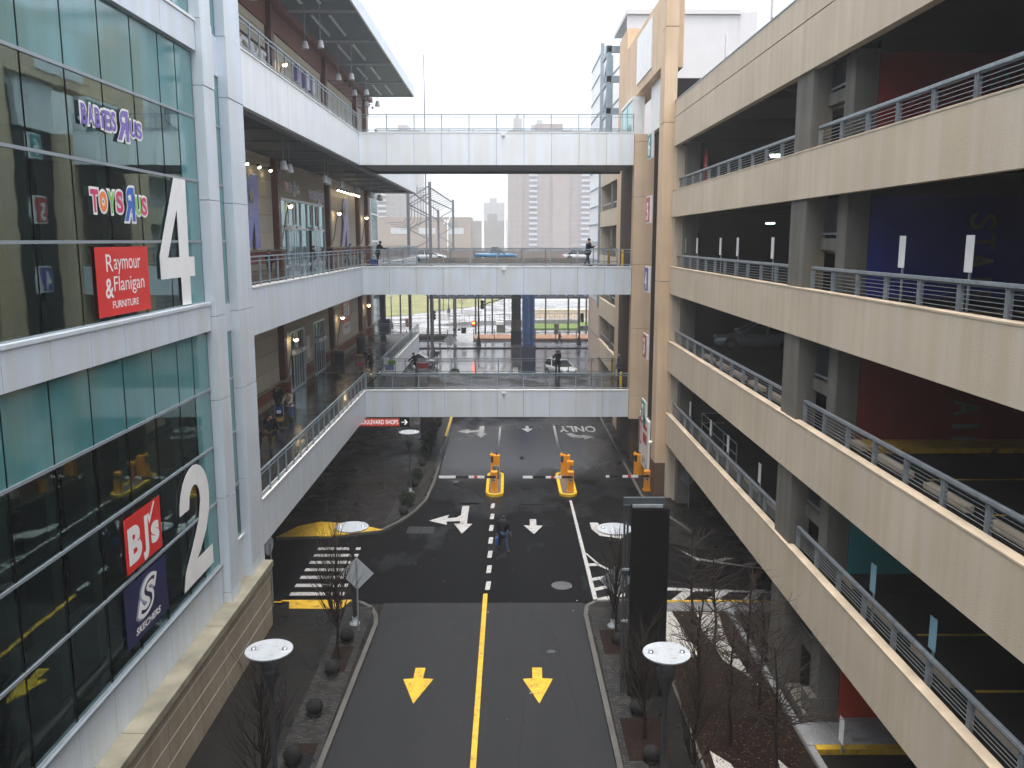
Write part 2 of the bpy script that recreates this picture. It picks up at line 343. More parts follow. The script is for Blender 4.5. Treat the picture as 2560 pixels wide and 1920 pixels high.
# ================================================================ THE GROUND
g = MB(); g.box(-1200, 1200, -60, 1500, -.5, -.02, walk); struct(g, 'ground')
g = MB(); g.box(-5.0, 3.0, -40, 33.0, -.02, 0, asphalt_old); g.box(-5.35, -5.0, -40, 30.6, -.02, 0, asphalt_old); struct(g, 'road')
g = MB()
g.box(-26, 9.2, 33.0, 41.3, -.02, .002, asphalt); g.box(9.2, 30, 33, 40, -.02, .002, asphalt); g.box(-6.3, 7.6, 41.3, 92, -.02, .002, asphalt); struct(g, 'new_road')
g = MB(); g.box(-300, 300, 92, 116, -.02, .006, wet_avenue); struct(g, 'avenue')
def kerbed(name, poly, kpoly, top, m, mk=kerbm, h=.15, w=.16):
    g = MB(); g.prism(poly, FG(0, 0, 0), 0, h-.004, m)
    for i in range(len(kpoly)-1):
        a = Vector((*kpoly[i], h/2)); b = Vector((*kpoly[i+1], h/2)); g.beam(a, b, w, h, mk)
    return struct(g, name)
# left near pavement with rounded end
cv = [(-5.2, -40), (-5.2, 22), (-5.02, 30), (-5.0, 30.8), (-5.1, 31.5), (-5.4, 32.3), (-5.9, 32.8), (-6.5, 32.95)]
kerbed('left_pavement', [(-9.0, -40)]+cv+[(-9.0, 32.95)], cv, 0, walk)
# left far pavement under the balconies, its corner swept towards the side road
cf = [(-11.3, 40.5), (-8.8, 40.7), (-6.35, 41.5), (-5.6, 42.9), (-5.0, 44.6), (-4.6, 46.6), (-4.45, 50), (-4.45, 60), (-4.6, 70), (-4.9, 92)]
kerbed('left_far_pavement', cf+[(-13.65, 92), (-13.65, 40.5)], cf, 0, walk)
# right far pavement
cr_ = [(9.1, 41.2), (8.2, 44.3), (7.55, 47.4), (7.5, 60), (7.55, 92)]
kerbed('right_far_pavement', [(9.1, 41.2), (8.2, 44.3), (7.55, 47.4), (7.5, 60), (7.55, 92), (8.76, 92), (9.1, 47.2)], cr_, 0, walk)
# right near planting strip
cn = [(3.1, -40), (3.06, 22), (2.98, 31.6), (3.1, 32.4), (3.5, 32.85), (4.8, 32.95)]
kerbed('right_pavement', cn+[(5.3, 32.95), (5.3, -40)], cn, 0, walk)
g = MB(); g.box(-6.45, -5.3, -5, 32.3, .147, .152, cobble); g.prism([(-6.3, 42.0), (-5.75, 43.2), (-5.0, 45), (-4.72, 48), (-4.62, 92), (-5.95, 92), (-5.95, 48), (-6.35, 43)], FG(0, 0, 0), .147, .153, cobble)
g.box(3.18, 3.85, -5, 32.2, .147, .152, cobble); struct(g, 'cobble_verge')
# tree pits
g = MB(); g.box(-6.15, -5.45, 20.4, 22.9, .15, .158, mulch); g.box(-6.15, -5.5, 27.1, 28.9, .15, .158, mulch)
g.box(3.35, 4.5, 28.3, 30.2, .15, .158, mulch); g.box(3.35, 4.6, 22.0, 24.2, .15, .158, mulch); g.box(3.3, 4.9, 18, 20.6, .15, .158, mulch); struct(g, 'tree_pits')
g = MB(); g.box(5.38, 8.45, 8, 31.9, .0, .12, mulch); g.box(5.3, 5.38, 8, 33, 0, .2, kerbm); g.box(8.45, 8.52, 8, 24, 0, .16, kerbm); g.box(8.52, 8.74, 8, 31.9, 0, .14, walk_l); struct(g, 'planting_bed')
g = MB()
for pl in ([(5.58, 31.85), (6.35, 31.85), (6.42, 30.9), (6.5, 29.98), (6.64, 28.28), (6.3, 28.05), (5.89, 28.08), (5.67, 29.54), (5.6, 30.91)],
           [(7.29, 31.76), (8.15, 31.76), (7.99, 30.43), (7.88, 29.0), (7.96, 27.97), (8.05, 26.6), (7.73, 27.3), (7.4, 27.78), (7.32, 29.11), (7.19, 30.09)],
           [(5.7, 22.5), (6.13, 21.9), (6.5, 20), (6.0, 18), (5.6, 20)], [(7.5, 22.1), (7.7, 21.6), (7.9, 19), (7.2, 17), (7.2, 20)]):
    g.prism(pl, FG(0, 0, 0), .12, .134, gravel)
tag(g.build('gravel'), 'pale loose gravel in curved bands across the dark mulch bed', 'gravel', kind='stuff')
g = MB(); g.box(5.3, 8.9, 31.9, 32.75, 0, .13, walk_l); g.box(5.3, 8.9, 32.75, 32.9, 0, .15, yelroad)
g.prism([(8.9, 31.9), (8.9, 32.9), (13.5, 32.6), (13.5, 31.6)], FG(0, 0, 0), 0, .135, walk_l); g.beam((8.9, 32.83, .077), (13.5, 32.55, .077), .15, .15, yelroad)
g.prism([(7.6, 39.6), (9.5, 38.3), (12, 37.6), (12, 40.5), (8.9, 40.6), (7.9, 41.0)], FG(0, 0, 0), 0, .14, walk)
struct(g, 'crossing_kerb')
g = MB(); g.box(8.55, 20, 22.75, 23.95, 0, .16, walk_l); g.box(8.75, 20, 22.5, 22.75, 0, .17, yelroad); g.box(8.9, 9.4, 24, 26, 0, .3, greyc); struct(g, 'garage_kerb')
# yellow tactile ramps
g = MB()
g.prism([(-11.3, 40.45), (-8.7, 40.62), (-6.25, 41.5), (-7.6, 42.35), (-9.6, 42.8), (-10.6, 42.1)], FG(0, 0, 0), .10, .156, yelroad)
g.prism([(-9.1, 32.96), (-6.3, 32.96), (-6.55, 32.1), (-8.6, 32.15), (-8.75, 32.8), (-9.1, 32.85)], FG(0, 0, 0), .10, .157, yelroad)
g.beam((-4.62, 62.4, .085), (-4.66, 75, .085), .17, .175, yelroad)
struct(g, 'yellow_ramps')
# ---- painted markings
zz = .008
def flat(g, pts, m, z=zz): g.prism(pts, FG(0, 0, 0), z, z, m)
mk = mat('worn_white_road_paint', (.27, .27, .265), .5, 0, .2, 4, col2=(.42, .42, .41), bump=.2, wear=(.05, .05, .05))
g = MB()
for k in range(7):
    y = 33.75+k*.885; flat(g, [(-9.0+.0*k, y), (-6.75-.04*k, y), (-6.75-.04*k, y+.34), (-9.0, y+.34)], mk)
tag(struct(g, 'zebra_crossing'))
g = MB()
for k in range(7): flat(g, [(-.98+.0*k, 34.3+k*1.86), (-.78, 34.3+k*1.86), (-.74, 35.2+k*1.86), (-.94, 35.2+k*1.86)], mk)
flat(g, [(3.41, 46.9), (3.55, 46.9), (3.62, 33.3), (3.44, 33.3)], mk)
flat(g, [(-.8, 57), (-.64, 57), (-.55, 66.6), (-.7, 66.6)], mk); flat(g, [(3.42, 56.8), (3.62, 56.8), (3.66, 66.7), (3.5, 66.7)], mk)
flat(g, [(3.55, 38.6), (4.7, 33.4), (4.8, 33.6), (3.62, 38.2)][:0] or [(3.56, 38.6), (4.05, 36.95), (4.62, 36.2), (4.60, 36.45), (4.1, 37.2), (3.66, 38.55)], mk)
for (a, b) in (((3.6, 37.15), (4.05, 37.2)), ((3.6, 35.45), (4.3, 35.75)), ((3.6, 34.35), (4.5, 34.85)), ((3.6, 33.3), (4.85, 33.85))):
    flat(g, [(a[0], a[1]-.2), (b[0], b[1]-.2), (b[0], b[1]+.12), (a[0], a[1]+.12)], mk)
# arrows
flat(g, [(-2.53, 45.9), (-2.14, 45.9), (-2.14, 42.85), (-1.85, 42.85), (-2.32, 41.33), (-2.79, 42.85), (-2.5, 42.85)], mk)
flat(g, [(-4.14, 43.35), (-3.13, 44.36), (-3.22, 43.75), (-2.75, 43.85), (-2.5, 44.3), (-2.5, 43.3), (-3.2, 43.2), (-3.16, 42.7)], mk, zz+.001)
flat(g, [(1.11, 43.57), (1.44, 43.57), (1.44, 42.55), (1.76, 42.55), (1.27, 41.25), (.78, 42.6), (1.10, 42.55)], mk)
flat(g, [(4.19, 43.0), (4.6, 43.0), (4.75, 42.2), (5.2, 41.7), (5.2, 42.1), (5.75, 41.0), (5.2, 40.1), (5.2, 40.7), (4.5, 41.0), (4.2, 42.0)], mk)
flat(g, [(-2.25, 66.6), (-1.87, 66.6), (-1.84, 63.9), (-1.6, 63.9), (-2.03, 62.5), (-2.5, 63.9), (-2.22, 64)], mk)
flat(g, [(-3.87, 64.7), (-2.95, 65.6), (-3.05, 64.95), (-2.6, 65.0), (-2.25, 65.4), (-2.25, 64.4), (-3.0, 64.3), (-3.0, 63.8)], mk, zz+.001)
flat(g, [(1.33, 66.6), (1.6, 66.6), (1.56, 65.7), (1.9, 65.65), (1.48, 64.4), (.97, 65.7), (1.33, 65.7)], mk)
flat(g, [(4.33, 64.04), (4.75, 64.04), (5.05, 63.4), (5.55, 63.1), (5.55, 63.5), (6.4, 62.7), (5.55, 61.95), (5.55, 62.45), (4.7, 62.6)], mk)
g.text('ONLY', ((6.75, 66.7, zz), (-1, 0, 0), (0, -1, 0), (0, 0, 1)), 2.9, mk, off=.02, ext=0, xs=.36, dy=-0.0+.25)
# hatch on the right driveway
for k in range(4):
    x = 6.6+k*1.45; flat(g, [(x, 33.25), (x+.45, 33.15), (x+1.25, 34.25), (x+.75, 34.3)], mk)
flat(g, [(5.9, 34.6), (7.2, 34.45), (11.5, 34.0), (11.5, 33.85), (7.0, 34.2), (5.9, 34.2)], mk, zz+.001)
flat(g, [(8.1, 38.9), (8.7, 37.9), (11.5, 36.6), (11.5, 36.45), (8.6, 37.65)], mk)
for k in range(2): flat(g, [(9.2+k*1.3, 37.6-k*.5), (9.6+k*1.3, 37.5-k*.5), (10.4+k*1.3, 37.9-k*.4), (10.0+k*1.3, 38-k*.4)], mk, zz+.001)
for k in range(9): flat(g, [(-3.4+k*1.3, 94.3), (-2.8+k*1.3, 94.3), (-2.8+k*1.3, 98.4), (-3.4+k*1.3, 98.4)], mk, .012)
struct(g, 'lane_markings')
g = MB(); flat(g, [(-1.1, 10), (-.95, 10), (-.86, 33.9), (-1.04, 33.9)], yelroad)
for x in (-3.0, .97): flat(g, [(x-.17, 27.62), (x+.17, 27.62), (x+.15, 26.9), (x+.5, 26.85), (x+0, 25.3), (x-.5, 26.85), (x-.17, 26.9)], yelroad)
flat(g, [(-13, 33.05), (-9.1, 33.05), (-9.1, 33.17), (-13, 33.17)], yelroad)
struct(g, 'yellow_road_markings')
# repairs, oil stains and saw cuts in the road
st_ = mat('oil_stain', (.0028, .0028, .003), .8, 0, .3, 3, spec=.05); ptc = mat('asphalt_patch', (.011, .0115, .0125), .7, 0, .2, 4, bump=.3)
g = MB(); rr_ = random.Random(11)
def stain(cx, cy, rx, ry, m, z, n=26):
    flat(g, [(cx+rx*cos(2*pi*i/n)*(.7+.4*rr_.random()), cy+ry*sin(2*pi*i/n)*(.7+.4*rr_.random())) for i in range(n)], m, z)
for x, y, rx, ry in ((-2.2, 46.3, .7, .22), (1.2, 46.1, .9, .10), (5.6, 44, .35, .2)): stain(x, y, rx, ry, st_, .006)
def crack(x, y, dx, dy, n, z):
    for i in range(n):
        x2 = x+dx+rr_.gauss(0, .05); y2 = y+dy+rr_.gauss(0, .05); d = Vector((x2-x, y2-y, 0)).normalized(); o = Vector((-d.y, d.x, 0))*.005
        flat(g, [(x-o.x, y-o.y), (x2-o.x, y2-o.y), (x2+o.x, y2+o.y), (x+o.x, y+o.y)], st_, z); x, y = x2, y2
for a in ((.3, 21, .02, .35, 14, .0045), (-4.9, 31.5, .28, .02, 26, .0045), (2.2, 24, -.02, .3, 22, .0045), (-5, 38, .3, .06, 16, .0065), (.8, 34, .25, .1, 10, .0065), (-3.5, 35, .05, .3, 14, .0065)): crack(*a)
struct(g, 'road_wear')
# puddles (wet film)
pud = mat('standing_water', (.012, .013, .014), .03, 0, .02, spec=.9)
g = MB()
def blob(cx, cy, rx, ry, z, m, seed):
    r = random.Random(seed); n = 22; flat(g, [(cx+rx*cos(2*pi*i/n)*(.75+.35*r.random()), cy+ry*sin(2*pi*i/n)*(.75+.35*r.random())) for i in range(n)], m, z)
blob(-5.75, 21.9, .4, .55, .162, pud, 1)
for i, (x, y, rx, ry) in enumerate([(5.15, 22.9, .06, .9), (-3.2, 50.8, .2, .3), (1.1, 49.2, .3, .22), (.9, 56.5, .16, .5), (-5.9, 50, .15, .6), (-3.0, 88, 2.5, 1.5), (3, 86, 3, 1.4), (1.5, 28.8, .2, .15)]): blob(x, y, rx, ry, .0095 if x > -5.5 else .16, pud, i+5)
tag(g.build('puddles'), 'thin sheets of rainwater lying on the asphalt and cobbles', 'water', kind='stuff')
# litter flecks
g = MB(); r = random.Random(3)
for i in range(40):
    x = r.uniform(-4.5, 2.8) if i < 26 else r.uniform(5.5, 8.3); y = r.uniform(20, 48); z = .016 if i < 26 else .135; s_ = r.uniform(.008, .026); a = r.uniform(0, 3)
    g.box(x-s_, x+s_, y-s_*.6, y+s_*.6, z, z+.004+s_*.2, white if r.random() < .7 else cardboard)
tag(g.build('litter'), 'tiny pale scraps of litter strewn over the roadway and mulch', 'litter', kind='stuff')
# ---- far side of the avenue
g = MB(); g.box(-300, 300, 116, 124, 0, .15, walk_l); g.box(-300, 300, 115.75, 116, 0, .16, black); struct(g, 'far_pavement')
g = MB(); g.box(-300, 300, 124, 1400, 0, .1, walk_l); struct(g, 'park_plaza')
g = MB(); g.prism([(-200, 150), (-26, 158), (-17, 172), (-4, 195), (2, 240), (2, 420), (-200, 420)], FG(0, 0, .1), 0, .06, grass); g.prism([(3, 139), (60, 139), (60, 151), (3, 151)], FG(0, 0, .1), 0, .3, grass2); struct(g, 'lawn')
g = MB(); g.box(-5, 30, 124.4, 130, .15, .4, mulch_l); g.box(-24, -8, 124.4, 128, .15, .7, mulch); struct(g, 'flower_bed')
# ================================================================ LEFT: THE SHOPPING BUILDING
L2, L4, L6 = 4.95, 12.75, 20.85
bld = thing('retail_building', 'pale metal and teal glass shopping building with open walkways lining the street', 'building', loc=(-9.4, 27, 0))
bld.location = (0, 0, 0)
g = MB(); g.box(-12, -8.86, -12, 30.75, 0, 2.42, stone)
for z in (.85, 1.45, 2.05): g.box(-8.865, -8.855, -12, 30.75, z, z+.012, mortar)
for y in [k*2.45-11 for k in range(17)]: g.box(-8.865, -8.855, y, y+.012, 0, 2.42, greyc)
g.build('stone_base', bld)
g = MB()
for y0, y1 in [(-12, 3), (3.02, 12.5), (12.52, 19.3), (19.32, 25.2), (25.22, 30.85)]: g.bbox(-12, -8.76, y0, y1, 2.42, 2.66, cope, .02)
g.build('coping', bld)
def panels_y(g, x0, x1, ys, z0, z1, m=panel):
    for a, b in zip(ys[:-1], ys[1:]): g.box(x0, x1, a+.008, b-.008, z0, z1, m)
    g.box(x0, x1-.03, ys[0], ys[-1], z0+.004, z1-.004, joint)
YB = [26.95, 25.65, 24.43, 22.7, 20.95, 19.22, 17.5, 15.77, 14.05, 12.3, 10.55, 8.8, 7.05, 5.3]
YS = YB[::-1]
pys = [5.3+1.73*k for k in range(12)]+[26.95]
g = MB(); panels_y(g, -9.8, -9.34, pys, 2.6, 3.92); g.box(-9.8, -9.28, 5.3, 26.95, 3.92, 3.99, mull); g.build('sill_panel', bld)
g = MB(); panels_y(g, -9.8, -9.24, pys, 11.62, 12.42); g.box(-9.8, -9.20, 5.3, 26.95, 12.42, 12.5, panel); g.build('metal_band', bld)
g = MB(); panels_y(g, -9.8, -9.24, pys, 19.92, 20.75); g.box(-9.8, -9.20, 5.3, 26.95, 20.75, 20.83, panel_l); g.build('metal_band', bld)
g = MB(); panels_y(g, -9.8, -9.24, pys, 28.2, 29.6); g.build('metal_band', bld)
def column(y0, y1, zb):
    g = MB(); z = zb
    for zt in [3.0, 6.2, 9.4, 12.05, 15.6, 18.95, 20.85, 24, 29.6]:
        if zt <= z: continue
        w = .04 if 11 < (z+zt)/2 < 12.8 or 19 < (z+zt)/2 < 20.8 else 0
        g.bbox(-9.9, -9.08+w*.5, y0, y1, z+.008, zt-.008, panel, .012); z = zt
    g.box(-9.88, -9.14, y0+.04, y1-.04, zb+.02, 29.5, joint)
    g.build('column', bld)
column(26.98, 27.95, 2.45); column(29.3, 30.9, 2.35)
def glazing(y0, y1, rows, tealcol=False):
    rr = [a for a, b, t in rows]+[rows[-1][1]]
    w = MB()
    for a, b, t in rows:
        gm = tealglass if (t or tealcol) else (vglass if b < 12 else vglass_up)
        w.quad((-9.40, y0+.02, a+.02), (-9.40, y1-.02, a+.02), (-9.40, y1-.02, b-.02), (-9.40, y0+.02, b-.02), gm)
    o = w.build('window', bld)
    f = MB()
    for i, z in enumerate(rr):
        f.box(-9.47, -9.365, y0, y1, z-.035, z+.035, mull)
    for y in (y0, y1): f.box(-9.46, -9.392, y-.018, y+.018, rr[0], rr[-1], joint)
    f.build('mullion', o)
lowrows = [(3.99, 6.07, 0), (6.07, 7.9, 0), (7.9, 9.77, 0), (9.77, 11.62, 1)]
uprows = [(12.5, 14.36, 0), (14.36, 16.15, 0), (16.15, 18.02, 0), (18.02, 19.92, 1)]
toprows = [(20.83, 23.2, 1), (23.2, 25.6, 0), (25.6, 28.2, 1)]
for a, b in zip(YS[:-1], YS[1:]):
    for rows in (lowrows, uprows, toprows): glazing(a, b, rows, b > 26)
# narrow bay between the two columns
g = MB(); g.box(-9.8, -9.36, 27.95, 29.3, 2.6, 4.15, panel); g.box(-9.8, -9.3, 27.95, 29.3, 4.15, 4.22, panel_l)
g.build('metal_band', bld)
for z0, z1 in ((11.4, 12.3), (19.6, 20.8)): g = MB(); g.box(-9.8, -9.36, 27.95, 29.3, z0, z1, panel); g.build('metal_band', bld)
for rows in ([(4.2, 6.07, 0), (6.07, 7.9, 1), (7.9, 9.77, 1), (9.77, 11.4, 1)], [(12.3, 14.36, 1), (14.36, 16.15, 1), (16.15, 18.02, 1), (18.02, 19.6, 1)], [(20.8, 23.2, 1), (23.2, 25.6, 1), (25.6, 28.2, 1)]):
    glazing(27.98, 29.27, rows)
# interior behind the curtain wall
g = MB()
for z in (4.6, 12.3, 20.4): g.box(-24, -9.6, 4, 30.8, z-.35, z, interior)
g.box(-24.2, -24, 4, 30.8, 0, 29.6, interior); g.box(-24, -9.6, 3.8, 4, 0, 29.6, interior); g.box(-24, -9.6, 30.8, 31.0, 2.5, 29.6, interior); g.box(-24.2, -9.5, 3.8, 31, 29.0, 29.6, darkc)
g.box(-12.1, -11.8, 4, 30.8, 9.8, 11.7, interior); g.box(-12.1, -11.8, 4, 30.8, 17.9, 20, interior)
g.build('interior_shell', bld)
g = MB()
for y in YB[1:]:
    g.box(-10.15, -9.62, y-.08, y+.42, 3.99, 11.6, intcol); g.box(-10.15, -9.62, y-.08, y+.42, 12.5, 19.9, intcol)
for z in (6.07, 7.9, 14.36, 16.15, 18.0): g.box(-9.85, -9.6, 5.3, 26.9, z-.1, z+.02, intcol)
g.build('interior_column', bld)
# walkways
def rail_y(x, y0, y1, z, parent, step=1.25, glassy=False, h=1.07):
    g = MB(); n = max(1, round((y1-y0)/step)); st = (y1-y0)/n
    g.box(x-.03, x+.03, y0, y1, z+h-.05, z+h, steel); g.box(x-.02, x+.02, y0, y1, z+h-.2, z+h-.165, steel); g.box(x-.02, x+.02, y0, y1, z+.1, z+.14, steel)
    for k in range(5): g.box(x-.003, x+.003, y0, y1, z+.2+k*.13, z+.204+k*.13, wire)
    k = y0
    while k < y1: g.box(x-.002, x+.002, k, k+.004, z+.12, z+h-.18, wire); k += .3
    o = g.build('balcony_railing', parent)
    for i in range(n+1):
        p = MB(); p.box(x-.03, x+.03, y0+i*st-.03, y0+i*st+.03, z-.12, z+h-.04, steel); p.build('post', o)
    return o
def rail_x(y, x0, x1, z, parent, n, m=steel, h=1.07, name='railing'):
    g = MB(); st = (x1-x0)/n
    g.box(x0, x1, y-.03, y+.03, z+h-.05, z+h, m); g.box(x0, x1, y-.02, y+.02, z+h-.2, z+h-.165, m); g.box(x0, x1, y-.02, y+.02, z+.1, z+.14, m)
    for k in range(5): g.box(x0, x1, y-.002, y+.002, z+.2+k*.13, z+.204+k*.13, wire)
    k = x0
    while k < x1: g.box(k, k+.004, y-.002, y+.002, z+.12, z+h-.18, wire); k += .3
    o = g.build(name, parent)
    for i in range(n+1):
        p = MB(); p.box(x0+i*st-.028, x0+i*st+.028, y-.028, y+.028, z-.1, z+h-.04, m); p.build('post', o)
    return o
for z, zb in ((L2, 3.2), (L4, 11.02), (L6, 18.95)):
    g = MB(); g.box(-24, -9.2, 30.95, 88, z-.35, z-.02, deckm); g.build('walkway_deck', bld)
    g = MB(); ys = [30.95+1.585*k for k in range(15)]+[54.7]; panels_y(g, -9.35, -9.1, ys, zb, z-.03, panel_l if z == L6 else panel)
    ys = [61.6+1.65*k for k in range(16)]+[88]; panels_y(g, -9.35, -9.1, ys, zb, z-.03, panel_l if z == L6 else panel)
    g.box(-9.36, -9.06, 30.95, 54.6, z-.03, z+.02, white); g.box(-9.36, -9.06, 61.6, 88, z-.03, z+.02, white)
    g.box(-13.6, -9.1, 87.75, 88.05, zb, z-.03, panel)
    g.build('fascia', bld)
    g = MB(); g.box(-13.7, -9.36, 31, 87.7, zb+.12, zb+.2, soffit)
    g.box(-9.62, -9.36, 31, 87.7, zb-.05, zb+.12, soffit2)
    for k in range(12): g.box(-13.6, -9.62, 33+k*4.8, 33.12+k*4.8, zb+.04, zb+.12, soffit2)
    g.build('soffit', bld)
    rail_y(-9.14, 31.0, 54.6, z+.02, bld, 1.25); rail_y(-9.14, 61.7, 88, z+.02, bld, 1.3)
    rail_x(88, -13.6, -9.14, z+.02, bld, 3, name='balcony_railing')
# storefront walls
WX = -13.7
for z0, z1, nm in ((0, 3.25, 0), (L2, 11.1, 2), (L4, 19.05, 4), (L6, 28.0, 6)):
    g = MB()
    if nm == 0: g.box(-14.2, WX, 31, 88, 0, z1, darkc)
    else:
        g.box(-24, WX-.06, 31, 88, z0-.3, z1, redwall if nm == 6 else siding)
        top = 26.3 if nm == 6 else z1
        z = z0+1.08; secs = [(31, 51.4), (52.5, 66.1), (67.4, 79.1), (80.5, 84.2), (85.4, 88)]
        zs = [z0+1.1]+[z0+1.1+.98*k for k in range(1, 9)]
        for a, b in secs:
            for i in range(len(zs)-1):
                if zs[i] > top: break
                if nm == 4 and a == 52.5 and zs[i+1] < 17.0: continue
                g.box(WX-.06, WX, a, b, zs[i]+.02, min(top, zs[i+1]-.02), siding)
    g.build('store_wall', bld)
    if nm:
        for a, b in ((31, 51.4), (67.4, 79.1), (80.5, 84.2), (85.4, 88)):
            g = MB(); g.box(WX-.05, WX+.06, a, b, z0, z0+.35, stone); g.box(WX-.05, WX+.04, a, b, z0+.35, z0+1.0, brick); g.bbox(WX-.05, WX+.12, a, b, z0+1.0, z0+1.1, stone, .02)
            g.build('brick_plinth', bld)
        for y in (51.9, 66.7, 79.8, 84.8):
            g = MB(); g.box(WX-.05, WX+.32, y-.3, y+.3, z0+1.25, z1+(0 if nm != 6 else -.1), rust); g.box(WX-.05, WX+.2, y-.22, y+.22, z0+1.0, z0+1.3, rust); g.bbox(WX-.05, WX+.42, y-.42, y+.42, z0, z0+1.0, brick, .03); g.bbox(WX-.05, WX+.46, y-.46, y+.46, z0+1.0, z0+1.12, stone, .02)
            g.build('pilaster', bld)
# entrance glazing
def entrance(z0, y0, y1, zt, nd):
    e = MB(); e.quad((WX+.02, y0, z0), (WX+.02, y1, z0), (WX+.02, y1, zt), (WX+.02, y0, zt), sglass)
    e.box(WX-1.6, WX-1.55, y0, y1, z0, zt, interior)
    eo = e.build('entrance', bld)
    g = MB(); n = max(2, round((y1-y0)/1.9)); st = (y1-y0)/n
    for i in range(n+1): g.box(WX+.0, WX+.09, y0+i*st-.05, y0+i*st+.05, z0, zt, panel)
    for z in (z0+.05, z0+2.35, zt-.04): g.box(WX+.0, WX+.1, y0, y1, z-.07, z+.07, panel)
    g.build('frame', eo)
    for k in range(nd):
        c = y0+(k+.5)*(y1-y0)/nd
        d = MB(); d.box(WX+.03, WX+.3, c-1.35, c+1.35, z0+2.28, z0+2.55, panel); d.box(WX+.1, WX+.13, c-1.3, c+1.3, z0+.05, z0+2.28, sglass)
        for yy in (-1.3, -.65, -.04, .04, .65, 1.3): d.box(WX+.09, WX+.15, c+yy-.03, c+yy+.03, z0, z0+2.28, panel)
        for yy in (-.65, .65): d.box(WX+.09, WX+.15, c+yy-.65, c+yy+.65, z0+.04, z0+.16, panel)
        for yy in (-1.0, .6, 1.1): d.box(WX+.02, WX+.06, c+yy-.14, c+yy+.14, z0+2.65, zt-.15, black)
        d.sphere((WX+.32, c, z0+2.45), .06, black, 8)
        d.build('sliding_door', eo)
entrance(L4, 52.7, 65.4, 16.9, 2); entrance(L2, 53.9, 57.8, 8.7, 1); entrance(L2, 60.6, 64.2, 8.7, 1)
g = MB(); g.box(WX-.02, WX+.05, 52.5, 66.1, L2, L2+.35, stone)
for a, b in ((52.5, 53.8), (57.9, 60.5), (64.3, 66.1)): g.box(WX-.02, WX+.06, a, b, L2+.35, L2+1.0, brick); g.bbox(WX-.02, WX+.13, a, b, L2+1.0, L2+1.1, stone, .02)
g.build('brick_plinth', bld)
g = MB(); g.box(WX, WX+.03, 58.6, 59.5, L2+1.5, L2+3.0, white); g.build('notice', bld); g = MB(); g.box(WX, WX+.04, 81.2, 83.2, L2, L2+2.3, rust); g.build('door', bld)
g = MB(); g.box(WX, WX+.06, 31, 88, 26.35, 28, redwall); g.box(WX, WX+.5, 31, 88, 27.6, 28.0, redwall); g.build('upper_wall_panel', bld)
# top roof canopy
g = MB(); g.box(-14, -9.1, 29, 86.5, 28.0, 28.12, soffit2)
for y in [31+k*8.0 for k in range(7)]+[86.4]: g.box(-13.2, -9.12, y-.06, y+.06, 27.88, 28.0, panel)
for x in (-12.0, -10.9): 
    for k in range(7): g.box(x-.07, x+.07, 32+k*8, 37.3+k*8, 27.9, 28.0, panel)
g.build('canopy_soffit', bld)
g = MB(); g.box(-24, -9.0, 29, 86.6, 28.12, 28.75, panel_l); g.box(-9.1, -8.98, 29, 86.65, 27.93, 28.8, panel); g.build('canopy_roof', bld)
g = MB(); g.box(-24, WX-.1, 87.4, 88.0, 0, 29, siding); g.box(-24, -13.9, 30.9, 31.1, 0, 29, siding); g.build('end_wall', bld)
# far glass stair tower and blue post past the walkway end
ts = thing('glass_stair_tower', 'pale green glass stair tower standing at the far end of the walkways', 'tower', loc=(0, 0, 0))
g = MB(); g.box(-18, -14.3, 92, 96.5, 0, 21, tealglass); g.build('glass_wall', ts)
g = MB()
for z in (0.2, 3, 5.8, 8.6, 11.4, 14.2, 17, 19.8): g.box(-18.05, -14.25, 91.9, 96.6, z, z+.16, panel_l)
for x in (-14.3, -16.2, -18): g.box(x-.06, x+.06, 91.88, 92, 0, 21, panel_l)
g.beam((-18, 91.95, 8), (-14.3, 91.95, 11), .1, .1, panel_l); g.beam((-18, 91.95, 5), (-14.3, 91.95, 8), .1, .1, panel_l); g.build('frame', ts)
# ================================================================ FOOTBRIDGES
def footbridge(label, z, zb, m, bollards):
    br = thing('footbridge', label, 'footbridge', 'footbridges stacked across the street')
    xe = 7.68
    g = MB(); g.box(-9.35, xe, 54.75, 61.4, z-.3, z-.02, deckm); g.build('deck', br)
    for y0, y1, yy in ((54.5, 54.75, 54.62), (61.4, 61.6, 61.5)):
        g = MB(); n = 10; st = (xe+9.1)/n
        for i in range(n): g.box(-9.1+i*st+.009, -9.1+(i+1)*st-.009, y0, y1, zb, z-.02, m)
        g.box(-9.1, xe, y0+.04, y1-.04, zb+.005, z-.03, joint); g.box(-9.1, xe, y0-.02, y1+.02, z-.02, z+.03, white)
        g.box(-2.0+1.6, -.2, y0-.09, y0, z-.2, z-.1, offw)
        g.build('fascia', br)
        rail_x(yy, -9.05, xe-.05, z+.03, br, 10)
    g = MB(); g.box(-9.1, xe, 54.75, 61.4, zb+.1, zb+.16, soffit2); g.box(-9.1, xe, 61.0, 61.4, zb-.04, zb+.1, soffit); g.build('soffit', br)
    return br
footbridge('topmost footbridge, whitest side panels, railing against the sky', L6, 18.93, panel_l, 0)
footbridge('middle footbridge with a man in jeans at its railing', L4, 11.03, panel, 1)
NB = [0]
footbridge('lowest footbridge with the wet deck, directly above the lane markings', L2, 3.22, panel, 1)
